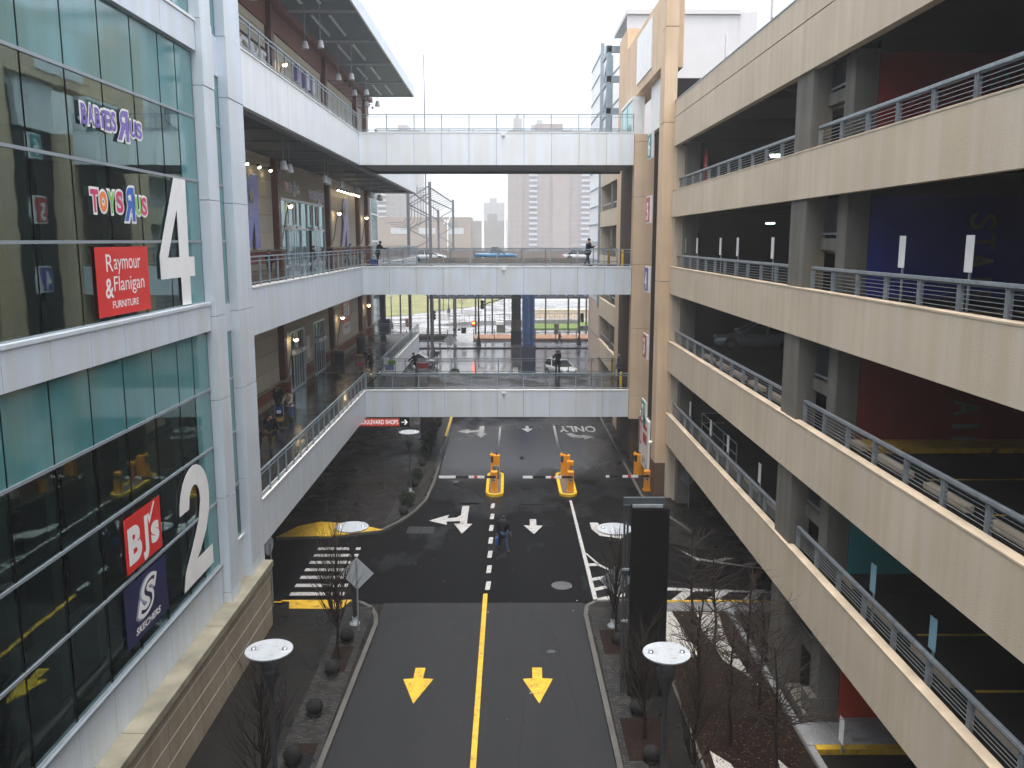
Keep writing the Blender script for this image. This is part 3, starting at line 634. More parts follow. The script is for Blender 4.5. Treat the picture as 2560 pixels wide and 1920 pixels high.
for z, zb in ((L2, 3.22), (L4, 11.03), (L6, 18.93)):  # unseen bridges at the camera end, added to darken the near street
    br = thing('footbridge', {L2: 'unseen footbridge behind the camera, added to shade the street, lowest level', L4: 'unseen footbridge the photographer stands by, added for shade, middle level', L6: 'unseen footbridge above the photographer, added for shade, top level'}[z], 'footbridge')
    g = MB(); g.box(-9.3, 8.7, -9.5, -.75, z-.3, z-.02, deckm); g.build('deck', br); g = MB(); g.box(-9.3, 8.7, -.75, -.5, zb, z-.02, panel); g.box(-9.3, 8.7, -9.75, -9.5, zb, z-.02, panel); g.build('fascia', br)
    g = MB(); g.box(-9.3, 8.7, -9.5, -.75, zb+.1, zb+.16, soffit2); g.build('soffit', br); rail_x(-.62, -9.2, 8.6, z+.03, br, 11)
def bollard(x, y, z, label, h=1.05):
    t = thing('bollard', label, 'bollard', 'yellow bollards at the bridge ends', (x, y, z))
    g = MB(); g.tube((0, 0, 0), (0, 0, h*.98), .085, .085, 12, yel); g.sphere((0, 0, h*.97), .085, yel, 12); g.build('post', t)
    g = MB(); g.tube((0, 0, h*.8), (0, 0, h*.84), .089, .089, 12, brownp); g.tube((0, 0, .12), (0, 0, .15), .089, .089, 12, brownp); g.build('band', t)
bollard(7.2, 55.2, L4, 'slim yellow bollard at the near side of the middle footbridge'); bollard(6.95, 60.6, L4, 'slim yellow bollard at the far side of the middle footbridge')
bollard(7.25, 55.2, L2, 'yellow bollard at the near side of the lowest footbridge'); bollard(7.35, 60.8, L2, 'orange yellow bollard at the far side of the lowest footbridge, before the gap', 1.25)
# ================================================================ RIGHT: THE PARKING GARAGE
gar = thing('parking_garage', 'beige precast concrete parking garage with open decks along the street', 'garage')
SP = [(3.25, 4.95), (7.30, 8.95), (11.53, 12.99), (15.61, 17.02), (19.27, 21.57)]
GX = 8.75
def spandrel(z0, z1, ys, x=GX, th=.22):
    g = MB()
    for a, b in ys: g.box(x, x+th, a+.01, b-.01, z0, z1-.05, beige)
    for a, b in ys: g.bbox(x-.01, x+th+.03, a+.01, b-.01, z1-.055, z1, beige_cap, .012)
    return g
for i, (z0, z1) in enumerate(SP):
    ys = [(-14, -2.4), (-2.4, 12.2), (12.2, 26.9), (26.9, 47.25)]
    if i < 4: spandrel(z0, z1, ys).build('spandrel', gar)
    else:
        g = MB()
        for a, b in ys: g.box(GX, GX+.24, a+.01, b-.01, z0, 20.72, beige); g.box(GX, GX+.24, a+.01, b-.01, 20.76, z1, beige); g.box(GX+.03, GX+.2, a, b, 20.7, 20.78, joint)
        g.box(GX-.02, GX+.26, -14, 47.25, z1, z1+.05, galv); g.build('spandrel', gar)
    g = MB(); zf = z1-.28 if i < 4 else 19.9
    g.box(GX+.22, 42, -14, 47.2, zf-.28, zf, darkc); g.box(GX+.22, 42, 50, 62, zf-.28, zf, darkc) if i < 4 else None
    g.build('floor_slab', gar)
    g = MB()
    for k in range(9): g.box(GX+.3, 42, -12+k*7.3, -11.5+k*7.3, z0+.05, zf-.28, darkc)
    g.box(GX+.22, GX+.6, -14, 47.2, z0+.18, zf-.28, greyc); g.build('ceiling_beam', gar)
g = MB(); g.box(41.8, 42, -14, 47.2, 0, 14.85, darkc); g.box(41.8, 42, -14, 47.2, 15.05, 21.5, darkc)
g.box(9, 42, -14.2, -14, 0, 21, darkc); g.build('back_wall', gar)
def colm(y0, y1, zt=19.4, x0=8.83, x1=9.45):
    g = MB(); g.bbox(x0, x1, y0, y1, 0, zt, greyc, .03); g.build('column', gar)
for y0, y1 in ((26.15, 27.6), (11.6, 13), (-3, -1.6)): colm(y0, y1)
colm(46.3, 47.1, x0=9.3, x1=10.0)
for y in (12.5, 27, 41): 
    for x in (18, 28): colm(y-.35, y+.35, x0=x-.35, x1=x+.35)
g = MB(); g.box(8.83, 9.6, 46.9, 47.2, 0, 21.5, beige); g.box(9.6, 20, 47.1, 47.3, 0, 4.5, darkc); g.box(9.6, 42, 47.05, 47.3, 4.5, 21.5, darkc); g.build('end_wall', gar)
# garage railings with horizontal cables
def cable_rail(y0, y1, z, x=9.06):
    g = MB(); g.bbox(x-.05, x+.05, y0, y1, z+.56, z+.64, galv, .012); g.box(x-.03, x+.03, y0, y1, z+.52, z+.56, steel_d)
    for k in range(5): g.box(x-.006, x+.006, y0, y1, z+.06+k*.095, z+.072+k*.095, galv)
    o = g.build('cable_railing', gar); n = max(1, round((y1-y0)/1.7)); st = (y1-y0)/n
    for i in range(n+1):
        yy = y0+i*st; yy = min(max(yy, y0+.06), y1-.06)
        p = MB(); p.box(x-.05, x+.05, yy-.055, yy-.045, z-.2, z+.54, galv); p.box(x-.05, x+.05, yy+.045, yy+.055, z-.2, z+.54, galv); p.box(x-.006, x+.006, yy-.045, yy+.045, z-.2, z+.54, galv); p.build('post', o)
for z0, z1 in SP[:4]:
    cable_rail(27.75, 47.1, z1); cable_rail(-1.5, 26.0, z1)
# wheel stops
ws = None
for z0, z1 in SP[:4]:
    for k in range(14):
        if ws is None: g = MB(); g.bbox(-.1, .1, 0, 1.9, 0, .15, beige_cap, .02); ws = o = g.build('wheel_stop', gar)
        else: o = ws.copy(); COL.objects.link(o); o.parent = gar
        o.location = (9.8, 1.2+k*2.75+(4 if k > 8 else 0), z1-.28)
g = MB()
for z0, z1 in SP[:4]:
    for k in range(9): g.box(10.2, 14.6, 1.0+k*2.75, 1.1+k*2.75, z1-.276, z1-.274, yelroad)
g.build('bay_line', gar)
# stair core: pier, grilles, coloured walls
core = MB(); core.bbox(9.22, 9.85, 24.0, 24.7, 0, 19.4, greyc, .02); core.box(9.0, 9.85, 23.98, 24.72, 0, .9, greyc); core.build('stair_pier', gar)
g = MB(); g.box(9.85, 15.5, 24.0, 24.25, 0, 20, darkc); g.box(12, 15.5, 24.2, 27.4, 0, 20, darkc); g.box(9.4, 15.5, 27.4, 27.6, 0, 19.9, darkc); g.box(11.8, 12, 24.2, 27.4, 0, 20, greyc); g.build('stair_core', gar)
for (z0, z1), c, cn in zip([(0.16, 3.2), (4.7, 7.3), (8.7, 11.5), (12.72, 15.6), (16.75, 19.3)], (mat('orange_red_wall_paint', (.42, .03, .005), .5), tealp, mat('brick_red_wall_paint', (.15, .014, .008), .5), mat('royal_blue_wall_paint', (.009, .018, .24), .5), mat('crimson_wall_paint', (.26, .009, .009), .5)), range(5)):
    g = MB(); g.box(9.86, 15.5, 23.97, 24.0, z0, z1, c); o = g.build('painted_stair_wall', gar)
    t = MB()
    for i, ch in enumerate('STAIR'):
        tfit(t, ch, ((12.55, 23.955, z1-.46-i*.53), (0, 0, -1), (1, 0, 0), (0, -1, 0)), .03 if ch != 'I' else .18, 0, .44 if ch != 'I' else .12, .76, greyc, off=.02)
    t.build('lettering', o)
    t = MB(); t.box(9.9, 15.5, 22.9, 24, z0-.02 if cn else z0, z0+.12, yelroad if cn in (2,) else walk_l if cn == 0 else darkc); t.build('kerb', gar)
for i, (z0, z1) in enumerate(SP[:4]):
    zt = z1 if i else 0
for zb, zc in ((18.22, 19.3), (14.11, 15.6), (9.9, 11.5), (5.9, 7.3), (1.8, 3.2)):
    g = MB(); g.box(9.3, 9.5, 24.7, 27.4, zb, zb+.34, greyc)
    o = g.build('landing_beam', gar)
    g = MB(); g.box(9.36, 9.42, 24.75, 27.35, zb+.44, zb+.5, galv)
    k = 24.8
    while k < 27.3: g.box(9.375, 9.405, k, k+.02, zb+.5, zc, steel_d); k += .12
    g.build('grille', o)
    g = MB(); g.box(9.5, 11.8, 24.7, 27.4, zb-.1, zb+.1, greyc); g.build('landing', o)
def clamp(name, label, x, y, z, m=fluoro, w=.14, l=1.0, ax='y', grp='ceiling lights in the garage'):
    t = thing(name, label, 'light', grp, (x, y, z)); g = MB()
    if ax == 'y': g.box(-w/2-.03, w/2+.03, -l/2-.03, l/2+.03, .0, .1, greyc)
    else: g.box(-l/2-.03, l/2+.03, -w/2-.03, w/2+.03, 0, .1, greyc)
    g.build('housing', t); g = MB()
    if ax == 'y': g.box(-w/2, w/2, -l/2, l/2, -.05, 0, m)
    else: g.box(-l/2, l/2, -w/2, w/2, -.05, 0, m)
    g.build('tube', t)
clamp('ceiling_light', 'glowing stairwell light under the uppermost garage landing', 9.8, 25.3, 17.98)
clamp('ceiling_light', 'glowing stairwell light beside the blue stair wall', 9.8, 25.4, 13.98)
clamp('ceiling_light', 'pale round ceiling light deep in the uppermost garage deck', 12.6, 42.1, 18.3, greenglow, .35, .35)
clamp('ceiling_light', 'pale ceiling light behind the railing near the grey column, uppermost deck', 10.6, 35.4, 17.75, greenglow, .35, .35)
clamp('ceiling_light', 'greenish ceiling light above the row of small plates', 12.4, 41.7, 15.2, greenglow, .35, .35)
# white number plates on posts along the decks
def plate(y, z, label, h=1.75, m=None, grp='small sign plates on posts along the garage railings'):
    t = thing('sign_post', label, 'sign', grp, (9.4, y, z)); g = MB(); g.tube((0, 0, 0), (0, 0, h), .03, .03, 8, galv); g.build('post', t)
    g = MB(); g.bbox(-.05, -.035, -.16, .16, h-.72, h+.03, m or white, .006); g.build('plate', t)
lb4 = ['farthest white plate on the blue wall deck, next to the tan column', 'second white plate from the tan column, blue wall deck', 'middle white plate of the five on the blue wall deck', 'fourth white plate from the tan column, blue wall deck', 'white plate nearest the grey column on its far side, blue wall deck', 'white plate in front of the blue painted wall', 'white plate nearest the camera, before the large pale letters']
for y, l in zip((46.4, 43.5, 38.7, 35.8, 31.05, 20.81, 17.76), lb4): plate(y, 12.72, l)
ltb = mat('pale_blue_plate', (.22, .42, .52), .4)
lb2 = ['farthest plate on the lowest railed deck, by the tan column', 'second plate from the tan column on the lowest railed deck', 'bare looking middle post on the lowest railed deck', 'fourth plate from the tan column on the lowest railed deck', 'plate nearest the grey column on the lowest railed deck', 'pale blue plate near the teal stair wall', 'pale blue plate nearest the camera on the lowest railed deck']
for i, (y, l) in enumerate(zip((46.7, 43.8, 39.2, 36.0, 31.3, 21.1, 17.93), lb2)): plate(y, 4.68, l, 1.5, ltb if i > 4 else None)
plate(22.42, 0.1, 'narrow plate on a post at ground level before the orange wall', 1.05)
# red hoop (cart corral sign)
t = thing('cart_corral', 'red hoop frame of a cart corral on the uppermost garage deck', 'rack', None, (9.9, 44.6, 16.75)); g = MB()
pts = [(0, -.35, 0), (0, -.36, 1.2), (0, -.3, 1.7), (0, -.15, 2.02), (0, 0, 2.1), (0, .15, 2.02), (0, .3, 1.7), (0, .36, 1.2), (0, .35, 0)]
g.path(pts, .035, 6, redp); g.build('hoop', t); g = MB(); g.box(-.02, .02, -.14, .14, 1.2, 1.85, redp); g.build('sign', t); g = MB(); g.text('CARTS', FR(.1, 1.3, -.022), .12, white, ext=.002); g.build('lettering', t)
t = thing('cart_corral', 'steel cart corral rails on the lowest railed garage deck', 'rack', None, (9.9, 40, 4.68)); g = MB()
for z in (.5, 1.0): g.path([(0, -3.4, z), (0, 3.4, z), (1.2, 3.4, z)], .03, 6, galv)
for y in (-3.4, -1.1, 1.1, 3.4): g.tube((0, y, 0), (0, y, 1.0), .03, .03, 6, galv)
g.build('frame', t)
# gateway frame in tan concrete
fr = thing('concrete_gateway', 'tall tan concrete gateway frame joining the garage and the footbridges', 'tower')
g = MB(); g.bbox(8.2, 8.86, 47.3, 48.7, 2.05, 12.15, tan, .02); g.bbox(8.2, 8.86, 47.3, 48.7, 12.18, 20.5, tan, .02); g.bbox(8.2, 8.86, 47.3, 48.7, 20.53, 25.3, tan, .02); g.bbox(8.2, 8.86, 47.3, 48.7, 25.33, 34, tan, .02)
g.box(8.23, 8.83, 47.33, 48.67, 0, 34, joint); g.bbox(8.2, 8.78, 47.3, 48.7, 0, 2.05, brownp, .02); g.box(8.8, 8.86, 47.3, 48.7, 0, 2.05, tan); g.build('column', fr)
g = MB(); g.bbox(8.2, 9.06, 62.5, 66.8, 0, 28.7, tan, .02); g.build('column', fr)
g = MB(); g.bbox(8.21, 9.4, 48.7, 66.7, 23.55, 27.3, tan, .02); g.build('beam', fr)
g = MB(); g.box(8.15, 8.21, 51.8, 57.5, 24.1, 26.9, offw); g.build('sign_panel', fr)
g = MB()
for z0, z1 in ((3.12, 4.6), (4.62, 8.9), (8.92, 12.9), (12.92, 17.0), (17.02, 20.3), (20.32, 20.75)): g.bbox(7.7, 8.95, 54.3, 55.2, z0, z1, tan, .015)
g.box(7.73, 8.92, 54.35, 55.15, 3.12, 20.7, joint)
g.build('end_panel', fr)
g = MB(); g.box(7.95, 12, 55.2, 62.5, 0.0, 20.7, brownp); g.box(8.9, 14, 48.7, 54.3, 0, 23, darkc); g.box(8.3, 8.9, 50, 54.3, 0, 3.3, greyc); g.build('stair_shaft', fr)  # brown puts the shade on the tan shaft wall into its colour
g = MB(); g.box(8.62, 9.4, 50.2, 54.3, 20.75, 23.5, offw); g.build('lobby_wall', fr)
# lobby door on top level
g = MB(); g.box(7.9, 8.6, 57, 62.4, 20.7, 23.2, vglass); g.box(7.86, 8.64, 56.96, 57.06, 20.7, 23.25, offw); g.box(7.86, 8.64, 62.3, 62.45, 20.7, 23.25, offw); g.box(7.85, 8.65, 56.95, 62.45, 23.15, 23.35, offw); g.box(7.86, 7.95, 59.6, 59.75, 20.7, 23.2, offw); g.build('glass_lobby', fr)
# rooftop block
rb = thing('rooftop_stair_block', 'flat grey rooftop block with a white downpipe above the garage', 'building')
rwall = mat('pale_grey_render', (.62, .62, .62), .8, 0, .04, .8)
g = MB(); g.box(10.35, 19.1, 70, 78, 0, 31.6, rwall); g.box(9.1, 17.6, 69.9, 70, 19, 31.4, rwall); g.build('wall', rb)
g = MB(); g.box(9.05, 17.75, 69.75, 78, 31.4, 31.75, rwall); g.build('parapet', rb)
g = MB(); g.bbox(11.0+.9, 12.8, 69.5, 69.9, 29.3, 30.3, offw, .03); g.tube((12.35, 69.7, 22), (12.35, 69.7, 29.3), .15, .15, 10, offw); g.tube((12.35, 69.7, 22.1), (13.2, 69.7, 22.0), .13, .13, 10, offw); g.build('downpipe', rb)
for i, (x, y) in enumerate([(9.3, 38.8), (9.3, 32.2)]):
    t = thing('roof_sign_post', ['white plate on a post above the roof parapet, near the downpipe', 'white plate on a post above the roof parapet, nearer the camera'][i], 'sign', 'plates above the garage roof parapet', (x, y, 19.9)); g = MB(); g.tube((0, 0, 0), (0, 0, 3.1), .04, .04, 8, galv); g.build('post', t); g = MB(); g.bbox(-.03, -.01, -.2, .2, 2.2, 3.15, white, .006); g.build('plate', t)
# number signs on the gateway facing the street
nums = [('6', 18.95, 20.4, tealp), ('5', 15.35, 16.9, redp), ('4', 11.4, 12.9, mat('violet_paint', (.06, .03, .30), .5)), ('3', 7.5, 8.95, redp), ('2', 3.55, 5.0, greenp)]
cn = {'6': 'teal', '5': 'upper red', '4': 'violet', '3': 'lower red', '2': 'green'}
for n_, z0, z1, m in nums:
    t = thing('level_sign', '%s square sign with a white number %s on the tan gateway' % (cn[n_], n_), 'sign', 'level number signs on the gateway', (0, 0, 0))
    g = MB(); g.box(8.06, 8.14, 49.9, 51.6, z0, z1, offw); g.build('panel', t)
    g = MB(); g.box(8.045, 8.06, 50.35, 51.52, z0+.08, z1-.08, m); g.text(n_, FR(51.35, z0+.22, 8.04), 1.35, white, off=.03, ext=.006, xs=.9); g.build('number', t)
t = thing('level_sign', 'large pale board with a red number 1 and a small map near the ground', 'sign', 'level number signs on the gateway')
g = MB(); g.box(8.06, 8.16, 48.75, 52.1, 1.0, 4.1, offw); g.build('panel', t)
g = MB(); g.box(8.045, 8.06, 51.3, 51.95, 2.2, 3.85, redp); g.text('1', FR(51.85, 2.4, 8.04), 1.6, white, off=.03, ext=.005, xs=.9); g.box(8.045, 8.06, 49.4, 50.7, 2.55, 3.1, redp); g.box(8.045, 8.06, 49.4, 50.7, 3.35, 3.6, redp)
for k in range(5): g.box(8.05, 8.06, 49.3+k*.4, 49.55+k*.4, 1.2+.2*(k % 3), 1.4+.25*(k % 2), steel)
g.build('lettering', t)
t = thing('security_camera', 'white dome camera on the tan gateway column beside the map board', 'camera', None, (8.1, 48.3, 3.0)); g = MB(); g.sphere((0, 0, 0), .11, white, 12); g.tube((0, 0, .02), (.12, 0, .08), .04, .04, 8, white); g.build('dome', t)
# second stretch of garage beyond the gateway
g2 = thing('garage_wing', 'further wing of the beige garage seen beyond the gateway', 'garage')
for z0, z1 in SP[:4]+[(19.27, 21.57)]:
    g = spandrel(z0, z1, [(66.9, 84)]); g.box(9, 20, 66.9, 84, z1-.5, z1-.28, darkc); g.build('spandrel', g2)
g = MB(); g.box(12, 12.2, 66.9, 84, 0, 21, darkc); g.box(8.9, 9.5, 75.5, 76.6, 0, 20, greyc); g.box(8.8, 12, 83.7, 84, 0, 21.5, beige); g.box(8.85, 12, 66.9, 67.2, 0, 21, darkc); g.build('core', g2)
for z0, z1 in SP[:4]:
    g = MB(); g.box(8.98, 9.05, 67, 84, z1+.5, z1+.6, galv)
    for k in range(11): g.box(8.98, 9.05, 67.2+k*1.65, 67.3+k*1.65, z1, z1+.5, galv)
    g.build('cable_railing', g2)
# white ribbed tower
wt = thing('white_panel_tower', 'white ribbed panel tower with blue grey steelwork beyond the garage wing', 'tower')
g = MB(); g.box(8.78, 14, 84.4, 95, 8.4, 32.3, mat('bright_white_panel', (.72, .74, .75), .45, 0, .03)); g.build('panel_wall', wt)
g = MB(); 
for k in range(14): g.box(8.7, 8.78, 85.3, 95, 8.9+k*1.75, 9.0+k*1.75, steel); 
g.box(8.6, 8.9, 84.2, 84.6, 8.0, 32.4, steel); g.build('rib', wt)
g = MB(); g.box(8.78, 14, 84.4, 95, 0, 8.35, mat('pink_stone', (.50, .40, .33), .8, 0, .06)); g.box(8.74, 8.8, 85, 94, 2.2, 2.26, joint); g.box(8.74, 8.8, 85, 94, 5.0, 5.06, joint); g.build('stone_base', wt)
g = MB()
for x, y in ((8.5, 76.5), (9.1, 80.5)): g.box(x-.2, x+.2, y-.2, y+.2, 21.6, 30.5, steel)
for z in (22.5, 25.2, 27.8, 30.2):
    g.box(8.2, 10.6, 76.3, 76.7, z-.25, z+.25, steel); g.beam((8.5, 76.5, z), (8.5, 81, z), .2, .4, steel)
for z in (22.5, 25.2, 27.8): g.beam((8.5, 76.5, z), (10.6, 76.6, z+2.4), .15, .15, steel); g.beam((8.5, 76.5, z+2.4), (8.5, 80.5, z), .15, .15, steel)
g.build('steelwork', wt)
# ================================================================ SIGNS
def star(g, fr, cx, cy, r, m, d):
    g.prism([(cx+(r if i % 2 == 0 else r*.42)*cos(pi/2+i*pi/5), cy+(r if i % 2 == 0 else r*.42)*sin(pi/2+i*pi/5)) for i in range(10)], fr, d, d, m)
def rlogo(g, fr, word, cols, w, h, rcol, us=('U', 'S'), uscol=None, outline=True, d0=.004, inv=False):
    """rounded playful lettering with the backward R and its star"""
    wt = [.55 if c == 'i' else 1.0 for c in word]; tot = w*.56; x = 0; base = h*.20; items = []
    for i, ch in enumerate(word):
        wl = tot*wt[i]/sum(wt); items.append((ch, x+tot*.012, base+(h*.03 if i % 2 else 0), wl-tot*.032, h*(.62 if ch.isupper() else .56), cols[i % len(cols)], False)); x += wl
    wl = w*.03
    items.append(('R', x+wl*.06, 0, w*.20, h, rcol, True)); x2 = x+w*.225
    for i, ch in enumerate(us): items.append((ch, x2+i*w*.115, base, w*.105, h*.55, (uscol or cols)[i % len(uscol or cols)], False))
    if outline:
        for ch, a, b, ww, hh, c, mr in items: tfit(g, ch, fr, a-w*.018, b-h*.07, ww+w*.036, hh+h*.14, white, off=.11, d=d0, mirror=mr)
    for ch, a, b, ww, hh, c, mr in items: tfit(g, ch, fr, a, b, ww, hh, c, off=.035, d=d0+.006, mirror=mr)
    star(g, fr, x+wl*.06+w*.105, h*.70, h*.13, white, d0+.008)
Xg = -9.35
def sign(label, cat='sign', name='shop_sign', group=None): return thing(name, label, cat, group)
t = sign('purple and white lettered sticker with a backward R, highest of the window stickers'); g = MB()
rlogo(g, FL(19.7, 16.78, Xg), 'BABiES', [purple], 3.2, .72, purple); g.build('lettering', t)
t = sign('multicoloured lettered sticker with a blue backward R, above the red square'); g = MB()
rlogo(g, FL(19.85, 14.86, Xg), 'ToYS', [pink, orangev, greenv, pink], 3.05, .82, bluev, uscol=[greenv, pink]); g.build('lettering', t)
t = sign('square red furniture sticker with white serif lettering on the upper glass'); g = MB()
g.box(Xg-.01, Xg, 19.87, 22.77, 12.63, 14.24, redsign); g.build('panel', t); g = MB()
fr_ = FL(19.87, 12.63, Xg+.002)
tfit(g, 'R', fr_, .52, 1.04, .36, .40, white, off=.0); tfit(g, 'aymour', fr_, .92, .96, 1.5, .37, white, off=.0)
tfit(g, '&', fr_, .40, .42, .42, .46, white, off=.012); tfit(g, 'Flanigan', fr_, .86, .46, 1.72, .46, white, off=.0); tfit(g, 'FURNITURE', fr_, .72, .17, 1.45, .17, white, off=.012); g.build('lettering', t)
t = sign('huge white number 4 across the upper glass', name='level_number'); g = MB()
g.prism([(24.87, 16.12), (25.76, 16.12), (25.7, 13.92), (26.13, 13.92), (26.13, 13.35), (25.7, 13.35), (25.7, 12.55), (25.0, 12.55), (25.0, 13.35), (23.55, 13.35), (23.55, 13.98)], ((Xg, 0, 0), (0, 1, 0), (0, 0, 1), (1, 0, 0)), 0, .004, white, holes=[[(24.97, 15.25), (24.12, 13.92), (24.97, 13.92)]]); g.build('number', t)
t = sign('huge white number 2 across the lower glass', name='level_number'); g = MB()
fr0 = ((Xg, 0, 0), (0, 1, 0), (0, 0, 1), (1, 0, 0))
o_ = []; 
for k in range(13): a = pi*(1.02-k/12*1.0); o_.append((24.98+1.22*cos(a), 6.62+1.2*sin(a)))
two = [(23.76, 6.62)]+[(24.98+1.22*cos(pi-k*pi/12), 6.62+1.2*sin(pi-k*pi/12)) for k in range(1, 13)]+[(26.12, 6.1), (25.75, 5.55), (25.2, 5.1), (24.9, 4.95), (26.25, 4.95), (26.25, 4.33), (23.75, 4.33), (23.95, 4.85), (24.6, 5.45), (25.2, 6.05), (25.42, 6.6)]+[(24.98+.44*cos(k*pi/8), 6.75+.48*sin(k*pi/8)) for k in range(0, 9)]+[(24.5, 6.62)]
g.prism(two, fr0, 0, .004, white); g.build('number', t)
t = sign('square red sticker with white letters and a tick on the lower glass'); g = MB(); g.box(Xg-.01, Xg, 20.27, 22.46, 6.25, 7.66, redsign); g.build('panel', t); g = MB(); fr_ = FL(20.27, 6.25, Xg+.002)
tfit(g, 'B', fr_, .16, .18, .78, .95, white, off=.05); tfit(g, 'J', fr_, 1.0, .02, .36, 1.14, white, off=.05); tfit(g, 's', fr_, 1.52, .26, .52, .58, white, off=.05)
g.prism([(1.36, 1.12), (1.46, .86), (1.86, 1.36), (1.78, 1.38), (1.48, 1.05), (1.44, 1.18)], fr_, 0, 0, white); g.build('lettering', t)
t = sign('square navy sticker with a white S emblem beneath the red tick sticker'); g = MB(); g.box(Xg-.01, Xg, 20.0, 22.6, 4.4, 5.98, navy); g.build('panel', t); g = MB(); fr_ = FL(20.0, 4.4, Xg+.002)
grv = mat('silver_vinyl', (.30, .34, .42), .4)
tfit(g, 'S', fr_, .55, .42, 1.35, 1.04, grv, off=.10, shear=.35); tfit(g, 'S', fr_, .66, .45, 1.3, .98, white, off=.08, shear=.35, d=.003); tfit(g, 'S', fr_, .86, .55, .95, .78, navy, off=-.012, shear=.35, d=.006)
tfit(g, 'SKECHERS', fr_, .52, .16, 1.55, .18, white, off=.03, shear=.25); g.build('lettering', t)
# storefront signs
def giantR(y, label, cols, w):
    t = sign(label); g = MB(); f = FL(y, 13.95, WX+.1)
    tfit(g, 'R', f, -.03, -.05, w+.06, 4.0, white, off=.08, d=0, mirror=True); tfit(g, 'R', f, 0, 0, w, 3.9, cols, off=.07, d=.05, mirror=True); star(g, f, w*.5, 2.75, .55, siding, .09); g.build('lettering', t)
giantR(45.2, 'giant blue backward R on the cream wall, half hidden by the pale column', mat('periwinkle_enamel', (.13, .15, .48), .4, col2=(.07, .10, .50)), 3.0)
giantR(71.7, 'giant mauve backward R with a star between two oxide red pilasters', mat('mauve_enamel', (.24, .20, .50), .4), 3.3)
t = sign('small multicoloured letters over the left sliding doors, middle walkway'); g = MB(); rlogo(g, FL(53.9, 17.2, WX+.08), 'ToYS', [pink, orangev, greenv, pink], 3.9, .85, bluev, uscol=[greenv, pink], outline=True); g.build('lettering', t)
t = sign('small purple letters over the right sliding doors, middle walkway'); g = MB(); rlogo(g, FL(60.6, 17.05, WX+.08), 'BABiES', [purple], 5.0, .85, purple); g.build('lettering', t)
t = sign('large white letters on the cream wall of the top walkway'); g = MB(); tfit(g, 'Marshalls', FL(68.3, 21.6, WX+.1), 0, 0, 10.2, 2.6, white, off=.02, ext=.03, d=.05); g.build('lettering', t)
t = sign('slate band with pale block letters, near end of the top walkway'); g = MB(); g.box(WX, WX+.35, 38, 51.2, 23.3, 23.6, soffit2); g.box(WX, WX+.06, 38, 51.2, 24.9, 25.0, darkc); g.box(WX, WX+.3, 38, 54, 22.6, 23.3, soffit2); g.build('panel', t); g = MB(); tfit(g, 'THE HOME', FL(39.0, 23.6, WX+.12), 0, 0, 12, 1.15, offw, off=.02, d=.05); g.build('lettering', t)
t = sign('red and white hanging wall banner with a tick, lowest walkway'); g = MB(); g.box(WX, WX+.08, 71.6, 74.7, 7.55, 9.5, redsign); g.box(WX, WX+.08, 71.6, 74.7, 6.6, 7.55, offw); g.build('panel', t); g = MB(); f = FL(71.6, 7.55, WX+.085)
tfit(g, 'BJ', f, .3, .35, 1.5, 1.3, white, off=.05); tfit(g, 's', f, 2.0, .5, .75, .8, white, off=.05); tfit(g, 'WHOLESALE CLUB', f, .3, -.45, 2.5, .3, navy, off=.02); g.build('lettering', t)
t = sign('purple grey letters boxes above the top walkway doors'); 
for y in (57.6, 60.2, 62.0): g = MB(); g.box(WX, WX+.3, y, y+1.2, 24.4, 25.4, purple); g.box(WX, WX+.35, y+.1, y+.6, 24.3, 25.5, offw); g.build('box', t)
t = sign('red hanging direction sign with white capitals and an arrow under the lowest footbridge'); g = MB(); g.box(-9.9, -6.42, 55.2, 55.3, 2.43, 3.05, black); g.box(-9.8, -7.07, 55.18, 55.2, 2.48, 3.0, mat('signal_red_panel', (.55, .055, .03), .4, emit=(.8, .07, .04, .10))); g.build('panel', t); g = MB(); f = FC(-9.7, 55.175, 2.43)  # panel and letters given a faint emission to brighten the sign
wlit = mat('glowing_letters', (.8, .8, .8), .4, emit=(1, 1, 1, .25)); tfit(g, 'BOULEVARD SHOPS', f, .05, .17, 2.5, .30, wlit, off=.005); tfit(g, '\u2192', f, 0, 0, .01, .01, white) if False else None
g.prism([(2.76, .29), (3.05, .29), (2.94, .17), (3.0, .13), (3.16, .315), (3.0, .50), (2.94, .46), (3.05, .34), (2.76, .34)], f, 0, 0, wlit); g.build('lettering', t)
for x in (-9.3, -6.8):
    g = MB(); g.tube((x, 55.25, 3.05), (x, 55.25, 3.3), .02, .02, 6, galv); g.build('hanger', t)
t = thing('poster_frame', 'dark framed poster standing on the pavement behind the low footbridge', 'sign', None, (-5.9, 61.9, .15)); g = MB(); g.box(-.5, .5, -.04, .04, 0, 2.2, black); g.build('frame', t); g = MB(); g.box(-.43, .43, -.05, -.04, .12, 2.1, mat('muted_poster', (.10, .085, .09), .4, 0, .5, 4)); g.text('SHOPS', FC(-.36, -.052, 1.5), .27, offw, ext=.001); g.text('& DINE', FC(-.36, -.052, 1.2), .24, redp, ext=.001); g.build('poster', t)
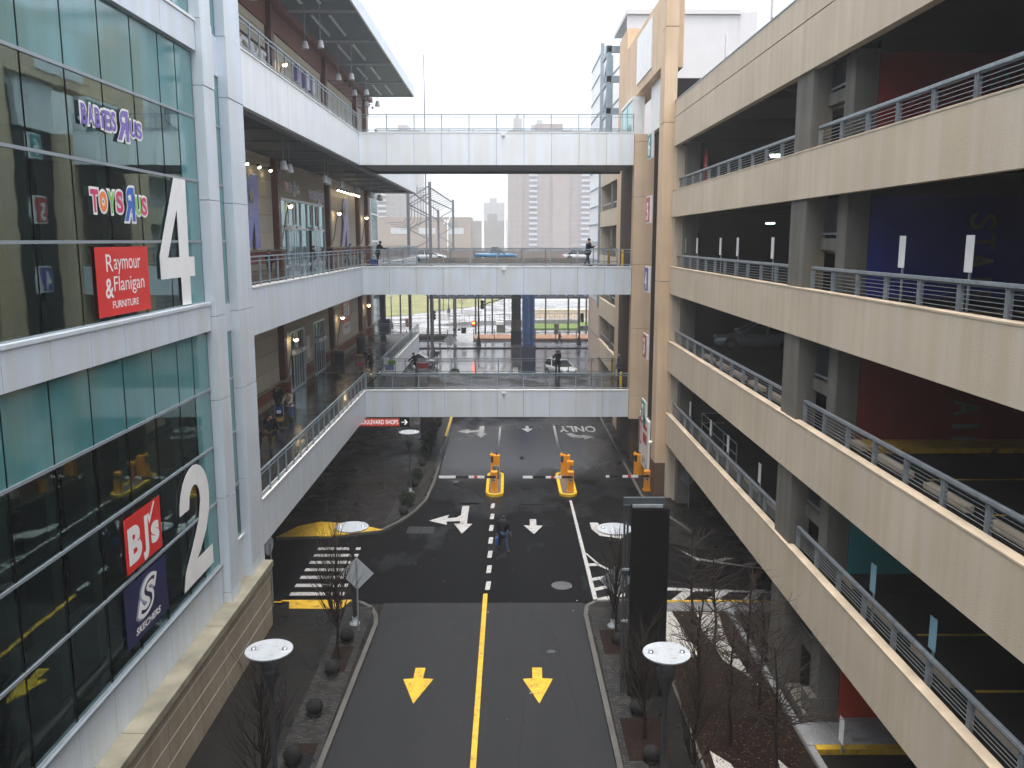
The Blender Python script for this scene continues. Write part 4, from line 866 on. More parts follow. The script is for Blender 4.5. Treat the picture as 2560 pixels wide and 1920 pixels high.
# ================================================================ LAMPS ON THE WALKWAYS
pend = None
def pendant(x, y, z, label):
    global pend
    if pend is None:
        pend = thing('pendant_lamp', label, 'lamp', 'bell shaped pendant lamps under the walkway ceilings')
        g = MB(); g.lathe([(.04, .42), (.13, .41), (.20, .04), (.22, 0), (.21, 0), (.02, .34)], n=16, m=mat('pendant_enamel', (.48, .49, .49), .4, 0, .08, 3)); g.build('lamp_shade', pend)
        g = MB(); g.tube((0, 0, .4), (0, 0, 2.95), .018, .018, 6, steel); g.build('rod', pend); o = pend
    else: o = copy_tree(pend); o['label'] = label
    o.location = (x, y, z); o.scale = (1, 1, 1)
    return o
def short(o, l):
    return o
names6 = ['nearest camera', 'second pair from the camera', 'middle pair', 'fourth pair', 'farthest pair']
for i, y in enumerate((40.5, 50.6, 60.2, 66.4, 71.8)):
    pendant(-10.4, y, 24.9, 'outer white bell pendant under the top roof, %s' % names6[i]); pendant(-11.3, y+.2, 24.9, 'inner white bell pendant under the top roof, %s' % names6[i])
p4n = ['by the oxide red column', 'above the blue sign letters', 'above the row of spot lights', 'above the mauve backward R', 'near the walkway end', 'last before the open sky']
first4 = None
for i, y in enumerate((41.3, 50.5, 55.5, 60.5, 67, 71.5)):
    for k, (dx, dy, w) in enumerate(((0, 0, 'outer'), (-.15, 1.7, 'inner'))):
        if first4 is None:
            first4 = thing('pendant_lamp', 'x', 'lamp', 'bell shaped pendant lamps under the middle walkway ceiling')
            g = MB(); g.lathe([(.04, .42), (.13, .41), (.20, .04), (.22, 0), (.21, 0), (.02, .34)], n=16, m=mat('pendant_enamel', (.48, .49, .49), .4, 0, .08, 3)); g.build('lamp_shade', first4)
            g = MB(); g.tube((0, 0, .4), (0, 0, 1.4), .018, .018, 6, steel); g.build('rod', first4); o = first4
        else: o = copy_tree(first4)
        o.location = (-10.4+dx, y+dy, 17.6); o['label'] = '%s grey pendant under the middle walkway ceiling, %s' % (w, p4n[i])
wl = None
for i, (y, z, l) in enumerate([(53.8, 16.5, 'glowing curved arm lamp left of the middle walkway doors'), (69.2, 16.5, 'glowing curved arm lamp right of the middle walkway doors'), (82.5, 16.5, 'glowing curved arm lamp at the far end of the middle walkway'), (53.8, 8.35, 'glowing curved arm lamp nearest the camera on the lowest walkway'), (69.2, 8.35, 'glowing curved arm lamp beside the red and white banner'), (82.4, 8.35, 'glowing curved arm lamp at the far end of the lowest walkway'), (53.8, 24.7, 'glowing lamp behind the top walkway railing')]):
    if wl is None:
        wl = thing('wall_lamp', l, 'lamp', 'curved arm wall lamps along the storefronts'); g = MB(); g.path([(-.1, -1.4, -2.5), (.12, -1.35, -2.0), (.25, -1.0, -.8), (.32, -.6, -.15), (.32, -.1, .05)], .035, 6, greyc); g.build('arm', wl)
        g = MB(); g.lathe([(.05, .16), (.2, .0), (.19, -.02)], n=12, m=offw); g.build('lamp_shade', wl).location = (.32, 0, 0)
        g = MB(); g.sphere((0, 0, -.05), .15, lampglow, 10); b_ = g.build('bulb', wl); b_.location = (.32, 0, 0); o = wl
    else: o = copy_tree(wl); o['label'] = l
    o.location = (WX+.15, y, z)
def spots(ys, z, x, label, glow=True):
    t = thing('spot_light_row', label, 'lamp', 'rows of sign lights on the store walls', (0, 0, 0))
    for y in ys:
        g = MB(); g.tube((WX, y, z+.1), (WX+x, y, z+.12), .02, .02, 6, steel_d); g.tube((WX+x-.05, y, z+.14), (WX+x+.02, y, z-.02), .07, .1, 8, steel_d); o = g.build('arm', t)
        if glow: g = MB(); g.sphere((WX+x+.03, y, z-.03), .085, spotglow, 8); g.build('bulb', o)
spots([45.2, 47.4, 49.6], 18.25, .45, 'three glowing spot lights over the giant blue R'); spots([69+k*1.35 for k in range(8)], 18.25, .45, 'eight glowing spot lights in a row over the giant mauve R')
spots([68.6+k*1.9 for k in range(8)], 26.2, 1.4, 'unlit gooseneck lights on long arms over the white wall letters', False)
# litter bins on the lowest walkway
bn = None
for y, l in ((65.2, 'dark round litter bin on the lowest walkway, nearer the camera'), (74.9, 'dark round litter bin on the lowest walkway, beyond the banner')):
    if bn is None:
        bn = thing('litter_bin', l, 'bin', 'litter bins on the lowest walkway'); g = MB(); g.lathe([(.33, 0), (.38, .05), (.42, 1.0), (.44, 1.02), (.44, 1.1), (.40, 1.1)], n=18, m=black); g.build('body', bn); g = MB(); g.lathe([(.44, 1.1), (.42, 1.2), (.2, 1.24), (.18, 1.14)], n=18, m=black); g.build('lid', bn); o = bn
    else: o = copy_tree(bn); o['label'] = l
    o.location = (-12.8, y, L2)
# ================================================================ STREET FURNITURE
def lamp_post(x, y, h, label, r, tilt=0):
    t = thing('street_lamp', label, 'street lamp', 'street lamps with flat disc reflectors', (x, y, .15))
    g = MB(); g.tube((0, 0, 0), (0, 0, h-1.0), .075, .062, 12, greyc if False else mat('grey_lamp_paint', (.030, .032, .036), .5)); pm = MATS['grey_lamp_paint']; g.build('pole', t)
    g = MB(); g.lathe([(.2, .0), (.2, .06), (.1, .09), (.09, .3)], n=16, m=disc); g.build('base', t)
    g = MB(); g.lathe([(.07, h-1.05), (.10, h-.9), (.21, h-.55), (.235, h-.42), (.18, h-.44)], n=16, m=pm); g.build('lamp_cup', t)
    g = MB()
    for a in (0, 2*pi/3, 4*pi/3): g.tube((.2*cos(a), .2*sin(a), h-.45), (r*.55*cos(a), r*.55*sin(a), h-.03), .012, .012, 6, pm)
    g.build('arm', t)
    T = Matrix.Translation((0, 0, h)) @ Matrix.Rotation(radians(tilt), 4, 'X')
    g = MB(); g.T = T; g.lathe([(r*.3, -.05), (r*.96, -.03), (r, 0), (r*.99, .02)], n=40, m=disc); d = g.build('disc_reflector', t)
    g = MB(); g.T = T
    for s_ in (-1, 1): g.lathe([(.065, .03), (.06, .07), (.02, .075)], c=(s_*r*.66, 0, -.01), n=12, m=chrome)
    g.build('cap', d)
lamp_post(-5.78, 30.75, 3.8, 'disc lamp on the left pavement corner by the zebra crossing', .62)
lamp_post(-5.60, 47.9, 3.55, 'distant disc lamp among the stone balls on the far left pavement', .58)
lamp_post(3.90, 30.5, 3.8, 'disc lamp beside the right kerb, overlapping the black pylon', .66)
lamp_post(-5.68, 19.3, 4.65, 'disc lamp at the lower left, nearest the stone wall', .56)
lamp_post(3.72, 19.1, 4.65, 'disc lamp at the lower right, bright against the dark mulch', .56)
# stone balls and round shrubs
ball = None
def sball(x, y, r, label):
    global ball
    if ball is None:
        ball = thing('stone_ball', label, 'bollard', 'round stone balls along the kerbs'); g = MB(); g.sphere((0, 0, .25), .25, ballm, 24, (1, 1, .98)); g.build('ball', ball); g = MB(); g.lathe([(.14, 0), (.12, .04)], n=14, m=kerbm); g.build('foot', ball); o = ball
    else: o = copy_tree(ball); o['label'] = label
    o.location = (x, y, .15); s_ = r/.25; o.scale = (s_, s_, s_)
for i, y in enumerate((29.3, 26.9, 24.45, 21.95)): sball(-5.8-.05*i, y, .26, ['stone ball beside the lamp base on the left verge', 'second stone ball down the left verge, between the tree pits', 'third stone ball down the left verge, above the lower tree pit', 'lowest stone ball on the left verge, by the puddle'][i])
for y, l in ((43.9, 'stone ball at the rounded end of the far left verge'), (49.1, 'stone ball just past the distant disc lamp'), (53.85, 'stone ball near the barrier arm, far left verge'), (63.6, 'stone ball near the dark poster frame'), (67.7, 'farthest stone ball, below the lowest footbridge edge')): sball(-5.5, y, .24, l)
for i, (x, y) in enumerate([(3.88, 26.6), (3.92, 24.4), (3.95, 22.0), (3.9, 29.0)]): sball(x, y, .24, ['stone ball in the right verge behind bare twigs, upper', 'stone ball in the right verge behind bare twigs, middle', 'stone ball in the right verge behind bare twigs, lowest', 'stone ball at the foot of the right disc lamp'][i])
def leafball(g, c, rx, rz, n, seed, m, s=.05):
    r = random.Random(seed)
    for i in range(n):
        th = r.uniform(0, 2*pi); ph = math.acos(r.uniform(-.9, 1)); k = r.uniform(.72, 1.05)*(1+.12*sin(5*th+seed)*sin(4*ph))
        p = Vector((c[0]+rx*k*sin(ph)*cos(th), c[1]+rx*k*sin(ph)*sin(th), c[2]+rz*k*cos(ph)))
        a = Vector((r.gauss(0, 1), r.gauss(0, 1), r.gauss(0, 1))).normalized(); b = a.orthogonal().normalized(); q = s*r.uniform(.6, 1.4)
        g.add([p-a*q, p+b*q*.5, p+a*q, p-b*q*.5], [(0, 1, 2, 3)], m, False)
for i, (y, rr) in enumerate(((45.5, .42), (50.7, .34), (56.1, .4), (58.8, .38), (60.9, .36), (65.2, .38))):
    t = thing('round_shrub', ['largest clipped shrub behind the first far stone ball', 'clipped shrub beside the distant lamp pole', 'clipped shrub halfway along the far left verge', 'clipped shrub beyond the middle of the far left verge', 'clipped shrub in line with the barrier machines', 'clipped shrub near the yellow kerb start'][i], 'shrub', 'clipped dark shrubs on the far left verge', (-5.5, y, .15))
    g = MB(); leafball(g, (0, 0, rr), rr, rr, 1400, i, shrubm, .04); g.sphere((0, 0, rr), rr*.72, shrubm, 12); g.build('foliage', t); g = MB(); g.tube((0, 0, 0), (0, 0, rr*.6), .03, .02, 6, bark); g.build('stem', t)
# barrier islands, ticket machines, barriers
def stadium(x, y0, y1, w, n=10):
    r = w/2; return [(x-r*cos(pi*k/n)*-1, y0+r-r*sin(pi*k/n)) for k in range(n, -1, -1)][::-1]+[(x-r*cos(pi*k/n), y1-r+r*sin(pi*k/n)) for k in range(n+1)][::-1][::-1]
def island(x, y0, y1, label):
    t = thing('traffic_island', label, 'traffic island', 'yellow edged barrier islands', (0, 0, 0)); w = 1.02; r = w/2; n = 12
    pts = [(x+r*cos(-pi+pi*k/n), y0+r+r*sin(-pi+pi*k/n)) for k in range(n+1)]+[(x+r*cos(pi*k/n), y1-r+r*sin(pi*k/n)) for k in range(n+1)]
    r2 = r-.16; inn = [(x+r2*cos(-pi+pi*k/n), y0+r+r2*sin(-pi+pi*k/n)) for k in range(n+1)]+[(x+r2*cos(pi*k/n), y1-r+r2*sin(pi*k/n)) for k in range(n+1)]
    g = MB(); g.prism(pts, FG(0, 0, 0), 0, .16, yel, holes=[inn]); g.build('kerb', t)
    g = MB(); g.prism(inn, FG(0, 0, 0), 0, .13, mat('brown_island_paving', (.10, .075, .055), .6)); g.build('paving', t)
island(-.79, 47.55, 52.4, 'left yellow edged island dividing the two inbound lanes'); island(3.42, 47.5, 52.4, 'right yellow edged island next to the turning lane')
def barrier(x, y, z, la, label):
    t = thing('barrier_gate', label, 'barrier', 'orange barrier gates with striped arms', (x, y, z))
    g = MB(); g.bbox(-.17, .17, -.2, .2, 0, 1.12, orange, .02); g.box(-.21, .21, -.24, .24, 0, .04, orange); g.build('cabinet', t)
    g = MB(); g.bbox(-.18, .18, -.21, .21, 1.10, 1.17, orange, .02); g.build('lid', t)
    g = MB(); g.box(-.09, .07, -.206, -.2, .62, .80, offw); g.box(-.07, .05, -.208, -.206, .64, .72, black); g.box(-.06, .0, -.208, -.206, .74, .79, black); g.build('notice', t)
    g = MB(); g.tube((-.02, -.2, .93), (-.02, -.31, .93), .07, .07, 10, steel_d); g.build('hub', t)
    a = MB(); y_ = -.29; zz_ = .90
    segs = [(0.1, -.55, black), (-.55, -.95, white), (-.95, -1.15, redp), (-1.15, -1.45, white), (-1.45, -2.2, black), (-2.2, -la, white)]
    for p, q, m in segs: a.box(q, p, y_-.02, y_+.02, zz_-.06, zz_+.075, m)
    a.build('arm', t)
barrier(-.82, 48.35, .13, 3.15, 'orange barrier gate nearest the stone balls'); barrier(3.58, 48.3, .13, 2.75, 'orange barrier gate of the middle lane'); barrier(7.98, 48.4, .15, 2.4, 'orange barrier gate by the brown column base')
def machine(x, y, z, label, extra=0):
    t = thing('ticket_machine', label, 'ticket machine', 'orange ticket machines behind the barrier gates', (x, y, z))
    g = MB(); g.bbox(-.20, .20, -.17, .22, 0, 1.36, orange, .02); g.build('cabinet', t)
    g = MB(); g.box(-.36, -.2, -.12, .2, .0, .9, orange); g.box(-.34, -.2, -.1, .18, .9, 1.3, black); g.bbox(-.40, -.18, -.14, .22, 1.3, 1.40, orange, .01); g.build('dispenser', t)
    g = MB(); g.box(-.05, .05, .0, .12, 1.36, 1.46, black); g.tube((-.3, .1, 1.38), (-.3, .1, 1.5), .04, .04, 8, yel); g.build('beacon', t)
    if extra == 1:
        g = MB(); g.bbox(-.22, .16, -.62, -.38, .0, .82, greyc, .02); g.box(-.03, .03, -.625, -.62, .25, .75, steel); g.build('card_reader', t)
    if extra == 2:
        g = MB(); g.bbox(-.02, .36, -.95, -.55, .95, 1.18, orange, .02); g.tube((.17, -.75, 0), (.17, -.75, .95), .06, .06, 8, orange); g.build('intercom', t)
machine(-.72, 51.4, .13, 'orange ticket machine with the grey card reader, left island', 1); machine(3.55, 51.4, .13, 'orange ticket machine with the raised intercom, right island', 2); machine(8.05, 51.5, .15, 'orange ticket machine standing on the right pavement')
# diamond and octagon sign backs
alum = mat('bare_aluminium_sign_back', (.46, .50, .54), .4, .3, .12, 2)
def diamond(x, y, zc, s_, label, z0=.15, rz=0):
    t = thing('road_sign', label, 'road sign', 'backs of diamond road signs', (x, y, z0), rz)
    g = MB(); g.tube((0, 0, 0), (0, 0, zc-z0+s_*.9), .03, .03, 8, galv); g.build('post', t)
    g = MB(); f = ((0, .04, zc-z0), (1, 0, 0), (0, 0, 1), (0, 1, 0)); g.prism([(0, -s_), (s_, 0), (0, s_), (-s_, 0)], f, 0, .006, alum); g.build('plate', t)
diamond(-5.55, 30.2, 2.35, .62, 'back of a diamond sign behind the left lamp pole'); diamond(3.92, 29.9, 2.2, .6, 'back of a diamond sign behind the right lamp and bare tree'); diamond(9.8, 45.5, 1.75, .62, 'back of a diamond sign under the garage beside the column', 0, .5)
t = thing('stop_sign', 'white edged octagonal sign seen edge on past the stone wall end', 'road sign', None, (-9.28, 32.35, .15), 1.40); g = MB(); g.tube((0, 0, 0), (0, 0, 2.6), .035, .035, 8, galv); g.build('post', t); g = MB(); g.prism([(.38*cos(pi/8+k*pi/4), .38*sin(pi/8+k*pi/4)) for k in range(8)], ((0, .04, 2.5), (1, 0, 0), (0, 0, 1), (0, 1, 0)), 0, .006, alum); g.build('plate', t)
t = thing('yellow_box', 'small yellow cabinet under the garage behind the diamond sign', 'cabinet', None, (10.2, 48, 0)); g = MB(); g.bbox(-.45, .45, -.3, .3, 0, .9, orange, .03); g.build('body', t)
# manhole, drain
t = thing('manhole_cover', 'round iron manhole cover in the black asphalt', 'manhole cover', None, (2.25, 34.75, .003)); g = MB(); ir = mat('cast_iron', (.012, .0125, .013), .6, 0, .5, 12, bump=.8, bscale=60); g.lathe([(.40, 0), (.40, .006), (.36, .008)], n=28, m=ir); g.build('lid', t); g = MB()
g.lathe([(.44, 0), (.44, .009), (.41, .009)], n=28, m=mat('iron_rim', (.06, .06, .062), .5, 0)); g.build('rim', t)
t = thing('storm_drain', 'ribbed iron storm drain grate by the swept left kerb', 'drain', None, (-4.35, 41.9, .003)); g = MB(); g.box(-.75, .6, -.5, .5, 0, .004, black)
for k in range(19): g.box(-.72+k*.07, -.695+k*.07, -.47, .47, .004, .012, ir)
g.box(-.1, -.03, -.5, .5, .004, .012, ir); g.build('grate', t)
# black pylon sign
t = thing('pylon_sign', 'tall black pylon sign seen from behind with a bare metal edge frame', 'sign', None, (4.3, 25.6, 0))
g = MB(); g.bbox(-.52, .63, -.14, .14, .1, 6.3, mat('gloss_black_panel', (.003, .0033, .004), .5, 0, .1, 1, spec=.12), .02); g.build('panel', t)
g = MB()
for x in (-.72, -.62): g.tube((x, .08, 0), (x, .08, 6.55), .035, .035, 8, steel_d)
for z in (2.6, 4.3, 6.4): g.box(-.76, -.56, .0, .12, z-.03, z+.03, galv)
g.box(-.76, .5, -.02, .12, 6.42, 6.62, steel_d); g.box(-.5, .42, -.1, .0, 6.34, 6.42, galv); g.build('edge_frame', t)
# ================================================================ BARE TREES
def bare_tree(x, y, h, label, seed, upright=True, z0=.15, spread=1.0, twigs=34, group='bare winter trees along the pavements'):
    r = random.Random(seed); t = thing('bare_tree', label, 'tree', group, (x, y, z0))
    tr = MB(); cr = MB(); pts = []; p = Vector((0, 0, 0)); n = 9
    for i in range(n+1):
        pts.append(p.copy()); p = p+Vector((r.uniform(-.05, .05), r.uniform(-.05, .05), h*.8/n))
    rad = [.055*(1-.85*i/n)+.008 for i in range(n+1)]
    for i in range(n): tr.tube(pts[i], pts[i+1], rad[i], rad[i+1], 7, bark, False)
    tr.build('trunk', t)
    def grow(p, d, l, rd, depth):
        k = max(2, int(l/.22)); a = p.copy(); dd = d.copy()
        for i in range(k):
            if upright: dd = (dd+Vector((0, 0, .10))+Vector((r.gauss(0, .05), r.gauss(0, .05), 0))).normalized()
            else: dd = (dd+Vector((0, 0, .015))+Vector((r.gauss(0, .10), r.gauss(0, .10), r.gauss(0, .06)))).normalized()
            b = a+dd*(l/k); r0 = rd*(1-.7*i/k); r1 = rd*(1-.7*(i+1)/k); cr.tube(a, b, r0, r1, 4 if depth else 5, twigm, False)
            if depth < 2 and r.random() < (.85 if depth else 1.0):
                ax = Vector((r.gauss(0, 1), r.gauss(0, 1), r.gauss(0, .4))).normalized(); nd = (dd+ax*(.42 if upright else .75)).normalized()
                grow(b, nd, l*r.uniform(.35, .6), r1*.7, depth+1)
            a = b
    for i in range(twigs):
        f = r.uniform(.22, .98) if upright else r.uniform(.38, .98); j = min(n-1, int(f*n)); q = pts[j].lerp(pts[j+1], f*n-j); a = r.uniform(0, 2*pi)
        el = r.uniform(.9, 1.25) if upright else r.uniform(.15, .85)
        d = Vector((cos(a)*cos(el), sin(a)*cos(el), sin(el))); grow(q, d, h*(.42 if upright else .36)*r.uniform(.6, 1.1)*spread*(1.1-f*.6), rad[j]*.42+.004, 0)
    cr.build('crown', t)
bare_tree(-5.85, 28.0, 5.6, 'slender bare tree in front of the zebra crossing', 1)
bare_tree(-6.2, 19.9, 4.6, 'slender bare tree at the lower left below the disc lamp', 2)
bare_tree(3.9, 29.3, 4.6, 'slender bare tree in front of the right diamond sign', 3)
bare_tree(3.95, 23.1, 4.3, 'slender bare tree low on the right verge', 4)
bare_tree(4.7, 20.2, 4.6, 'slender bare tree at the bottom, right of the verge', 5)
bare_tree(6.85, 30.6, 4.6, 'spreading bare tree at the far edge of the mulch bed', 6, False, .12, 1.15)
bare_tree(7.25, 28.6, 4.4, 'spreading bare tree on the right gravel band', 7, False, .12, 1.2)
bare_tree(7.7, 24.4, 4.8, 'spreading bare tree beside the grey garage pier', 8, False, .12, 1.1)
bare_tree(6.35, 22.8, 4.6, 'spreading bare tree in the dark middle of the mulch bed', 9, False, .12, 1.25)
bare_tree(6.1, 26.2, 4.2, 'spreading bare tree behind the lower right disc lamp', 10, False, .12, 1.1, 20)
bare_tree(7.0, 20.8, 4.9, 'spreading bare tree at the bottom of the mulch bed', 12, False, .12, 1.3, 40)
bare_tree(8.0, 27.0, 4.4, 'spreading bare tree close to the garage edge strip', 13, False, .12, 1.1, 36)
bare_tree(5.75, 24.3, 4.4, 'spreading bare tree right of the black pylon base', 14, False, .12, 1.2, 38)
# leaf litter on the beds
g = MB(); r = random.Random(8); lv = [mat('fallen_leaf_a', (.09, .045, .02), .8), mat('fallen_leaf_b', (.05, .03, .018), .8), mat('fallen_leaf_c', (.14, .08, .035), .8)]
for i in range(2600):
    x = r.uniform(5.4, 8.4); y = r.uniform(14, 31.8); s_ = r.uniform(.015, .045); a = r.uniform(0, 3); z = .138+r.uniform(0, .02)
    g.add([(x-s_*cos(a), y-s_*sin(a), z), (x+s_*.5*sin(a), y-s_*.5*cos(a), z+.01), (x+s_*cos(a), y+s_*sin(a), z), (x-s_*.5*sin(a), y+s_*.5*cos(a), z+.008)], [(0, 1, 2, 3)], lv[i % 3], False)
tag(g.build('leaf_litter'), 'dead brown leaves scattered over the mulch bed', 'leaves', kind='stuff')
bare_tree(-9.6, 44.2, 4.0, 'faint bare tree in the dark beneath the walkway', 11, True, .15, .9, 16)
# ================================================================ PEOPLE
def skinmesh(joints, edges, radii, root=0, sub=1):
    me = bpy.data.meshes.new('s'); me.from_pydata([tuple(j) for j in joints], edges, []); ob = bpy.data.objects.new('s', me); COL.objects.link(ob)
    ob.modifiers.new('k', 'SKIN'); sv = me.skin_vertices[0].data
    for i, rr in enumerate(radii): sv[i].radius = rr if isinstance(rr, tuple) else (rr, rr)
    sv[root].use_root = True
    sb = ob.modifiers.new('u', 'SUBSURF'); sb.levels = sub; sb.render_levels = sub
    dg = bpy.context.evaluated_depsgraph_get(); r = bpy.data.meshes.new_from_object(ob.evaluated_get(dg)); bpy.data.objects.remove(ob); bpy.data.meshes.remove(me); return r
def person(label, loc, rz, h=1.75, top=blackc, legs=jean, head='hair', lean=0.0, stride=.0, arms=((.1, .1), (.1, .1)), skn=skin, group='people on foot', bulk=1.0, hood=None, long=False, name='person', bend=0.0):
    """local +Y is forward. arms: (forward swing, elbow bend) for left and right in radians"""
    k = h/1.75; t = thing(name, label, 'person', group, loc, rz)
    def fw(z, y=0): return (y+lean*(z-.93)+(bend*max(0, z-1.05)**1.3))
    P = [(0, fw(.93), .93), (0, fw(1.15), 1.15), (0, fw(1.38), 1.36), (0, fw(1.5), 1.49-bend*.05), (0, fw(1.58)+.02, 1.58-bend*.1), (0, fw(1.68)+.02, 1.68-bend*.12)]
    R = [(.15*bulk, .11*bulk), (.14*bulk, .105*bulk), (.165*bulk, .10*bulk), .058, (.075, .088), (.07, .08)]; E_ = [(0, 1), (1, 2), (2, 3), (3, 4), (4, 5)]
    A = []
    for s_, (sw, el) in zip((-1, 1), arms):
        sh = Vector((s_*.19*bulk, fw(1.40), 1.40-bend*.03)); ub = sh+Vector((s_*.05, .28*sin(sw), -.28*cos(sw))); fa = ub+Vector((-s_*.02, .25*sin(sw+el), -.25*cos(sw+el))); hn = fa+Vector((0, .08*sin(sw+el), -.08*cos(sw+el))); A.append((s_, sh, ub, fa, hn, sw+el))
        b = len(P); P += [sh, ub, fa, hn]; R += [.062, .048, .034, (.022, .038)]; E_ += [(2, b), (b, b+1), (b+1, b+2), (b+2, b+3)]
    Lg = []
    for s_, st in ((-1, stride), (1, -stride)):
        hp = Vector((s_*.095, fw(.9), .88)); kn = Vector((s_*.105, hp.y+st*.5, .48+abs(st)*.02)); an = Vector((s_*.10, hp.y+st*.95-(.08 if st < 0 else 0), .10+(.06 if st < -.05 else 0))); to = an+Vector((s_*.02, .16, -.06)); Lg.append((hp, kn, an, to))
        b = len(P); P += [hp, kn, an, to]; R += [.088, .058, .040, (.036, .028)]; E_ += [(0, b), (b, b+1), (b+1, b+2), (b+2, b+3)]
    S_ = Matrix.Scale(k, 4)
    me = skinmesh([Vector(p)*k for p in P], E_, [tuple(c*k for c in r) if isinstance(r, tuple) else r*k for r in R])
    g = MB(); g.merge(me, skn)
    for s_, sh, ub, fa, hn, an_ in A:       # five tapered fingers, thumb from the side of the palm
        d = Vector((0, sin(an_), -cos(an_))); u = Vector((0, cos(an_), sin(an_)))
        for i, (o, l) in enumerate(((-.028, .062), (-.010, .078), (.010, .082), (.028, .070))):
            a = hn+u*o+d*.02; m_ = a+d*l*.6; e = m_+(d+Vector((-s_*.5, 0, 0)))*l*.35; g.tube(a*k, m_*k, .010*k, .009*k, 5, skn); g.tube(m_*k, e*k, .009*k, .007*k, 5, skn)
        a = hn-d*.03+u*.03; g.tube(a*k, (a+(u*.9+d*.7)*.045)*k, .012*k, .009*k, 5, skn)
    hc = Vector(P[4])
    g.tube((hc+Vector((0, .075, .01)))*k, (hc+Vector((0, .105, -.01)))*k, .010*k, .016*k, 5, skn)
    for s_ in (-1, 1): g.sphere((hc+Vector((s_*.078, 0, .0)))*k, .02*k, skn, 6, (.5, 1, 1.4)); g.sphere((hc+Vector((s_*.03, .078, .03)))*k, .009*k, black, 6)
    g.box((hc.x-.022)*k, (hc.x+.022)*k, (hc.y+.074)*k, (hc.y+.086)*k, (hc.z-.045)*k, (hc.z-.037)*k, redp)
    g.build('body', t)
    # jacket
    PJ = [P[0], P[1], P[2], (0, fw(1.47), 1.46-bend*.04)]; RJ = [(.185*bulk, .15*bulk), (.178*bulk, .145*bulk), (.20*bulk, .135*bulk), (.085, .085)]; EJ = [(0, 1), (1, 2), (2, 3)]
    if long: PJ.append((0, fw(.93)-.02, .66)); RJ.append((.215*bulk, .175*bulk)); EJ.append((0, 4))
    else: PJ.append((0, fw(.93), .86)); RJ.append((.175*bulk, .14*bulk)); EJ.append((0, 4))
    for s_, sh, ub, fa, hn, an_ in A: b = len(PJ); PJ += [sh, ub, fa]; RJ += [.085*bulk, .068*bulk, .050]; EJ += [(2, b), (b, b+1), (b+1, b+2)]
    g = MB(); g.merge(skinmesh([Vector(p)*k for p in PJ], EJ, [tuple(c*k for c in r) if isinstance(r, tuple) else r*k for r in RJ]), top); g.build('jacket', t)
    PT = [(0, P[0][1], .93)]; RT = [(.155*bulk, .125*bulk)]; ET = []
    for hp, kn, an, to in Lg: b = len(PT); PT += [hp, kn, an]; RT += [.102, .075, .060]; ET += [(0, b), (b, b+1), (b+1, b+2)]
    g = MB(); g.merge(skinmesh([Vector(p)*k for p in PT], ET, [tuple(c*k for c in r) if isinstance(r, tuple) else r*k for r in RT]), legs); g.build('trousers', t)
    for hp, kn, an, to in Lg:
        g = MB(); g.tube((an+Vector((0, -.05, -.03)))*k, (to+Vector((0, .0, .02)))*k, .052*k, .042*k, 8, shoe); g.sphere((an+Vector((0, -.04, -.04)))*k, .052*k, shoe, 8); g.sphere((to+Vector((0, 0, .02)))*k, .042*k, shoe, 8); g.build('shoe', t)
    g = MB(); hm = hairm if head == 'hair' else head
    g.sphere((hc+Vector((0, -.012, .055)))*k, .098*k, hm, 12, (.92, 1.05, .85))
    if head == 'hair': g.sphere((hc+Vector((0, -.035, .0)))*k, .085*k, hm, 10, (.95, .9, 1.1))
    g.build('hair' if head == 'hair' else 'hat', t)
    if hood: g = MB(); g.lathe([(.10*k, 0), (.13*k, .03*k), (.115*k, .09*k), (.09*k, .10*k)], c=(0, (fw(1.45)-.02)*k, 1.43*k), n=12, m=hood); g.build('hood', t)
    return t
# the man crossing the street
person('person in a navy jacket and jeans crossing the black asphalt by the dashed line', (-.25, 38.9, .01), radians(205), 1.78, blackc, jean, hairm, .04, .28, ((.25, .35), (-.15, .2)), skin_d, hood=mat('grey_hood', (.05, .06, .075), .8), long=True, bulk=1.22)
t = thing('shopping_bag', 'blue carrier bag held by the person crossing the street', 'bag', None, (-.55, 38.75, .38)); g = MB(); g.bbox(-.06, .06, -.14, .14, 0, .34, bluebag, .02); g.build('body', t); g = MB(); g.path([(0, -.08, .34), (0, -.05, .46), (0, .05, .46), (0, .08, .34)], .008, 4, bluebag); g.build('handle', t)
# lowest walkway
person('person in a dark quilted jacket and khaki trousers walking away, holding the child', (-10.75, 38.4, L2), radians(-8), 1.8, navyc, khaki, hairm, .03, .2, ((.1, .15), (.2, .3)), skin, bulk=1.2)
person('child in a bright red hat beside the khaki trousers', (-11.3, 38.4, L2), radians(-5), 1.05, blackc, blackc, redc, 0, .1, ((.1, .1), (.5, .2)), skin, bulk=1.1)
person('person in black with a teal collar walking beside the stroller', (-12.5, 46.4, L2), radians(-5), 1.75, blackc, blackc, hairm, .02, .1, ((.1, .2), (.2, .3)), skin, hood=tealc, bulk=1.1, long=True)
person('person in a cream coat and light jeans leaning over the stroller', (-11.6, 45.4, L2), radians(160), 1.68, cream, jean_l, hairm, .12, .05, ((.5, .4), (.5, .4)), skin, bend=.3)
t = thing('stroller', 'loaded stroller with blue and yellow bags on the lowest walkway', 'stroller', None, (-12.0, 44.6, L2), radians(10)); g = MB()
for x in (-.22, .22): g.path([(x, -.4, .1), (x, .0, .5), (x, .45, 1.0)], .014, 5, galv); g.path([(x, .4, .1), (x, 0, .5)], .014, 5, galv)
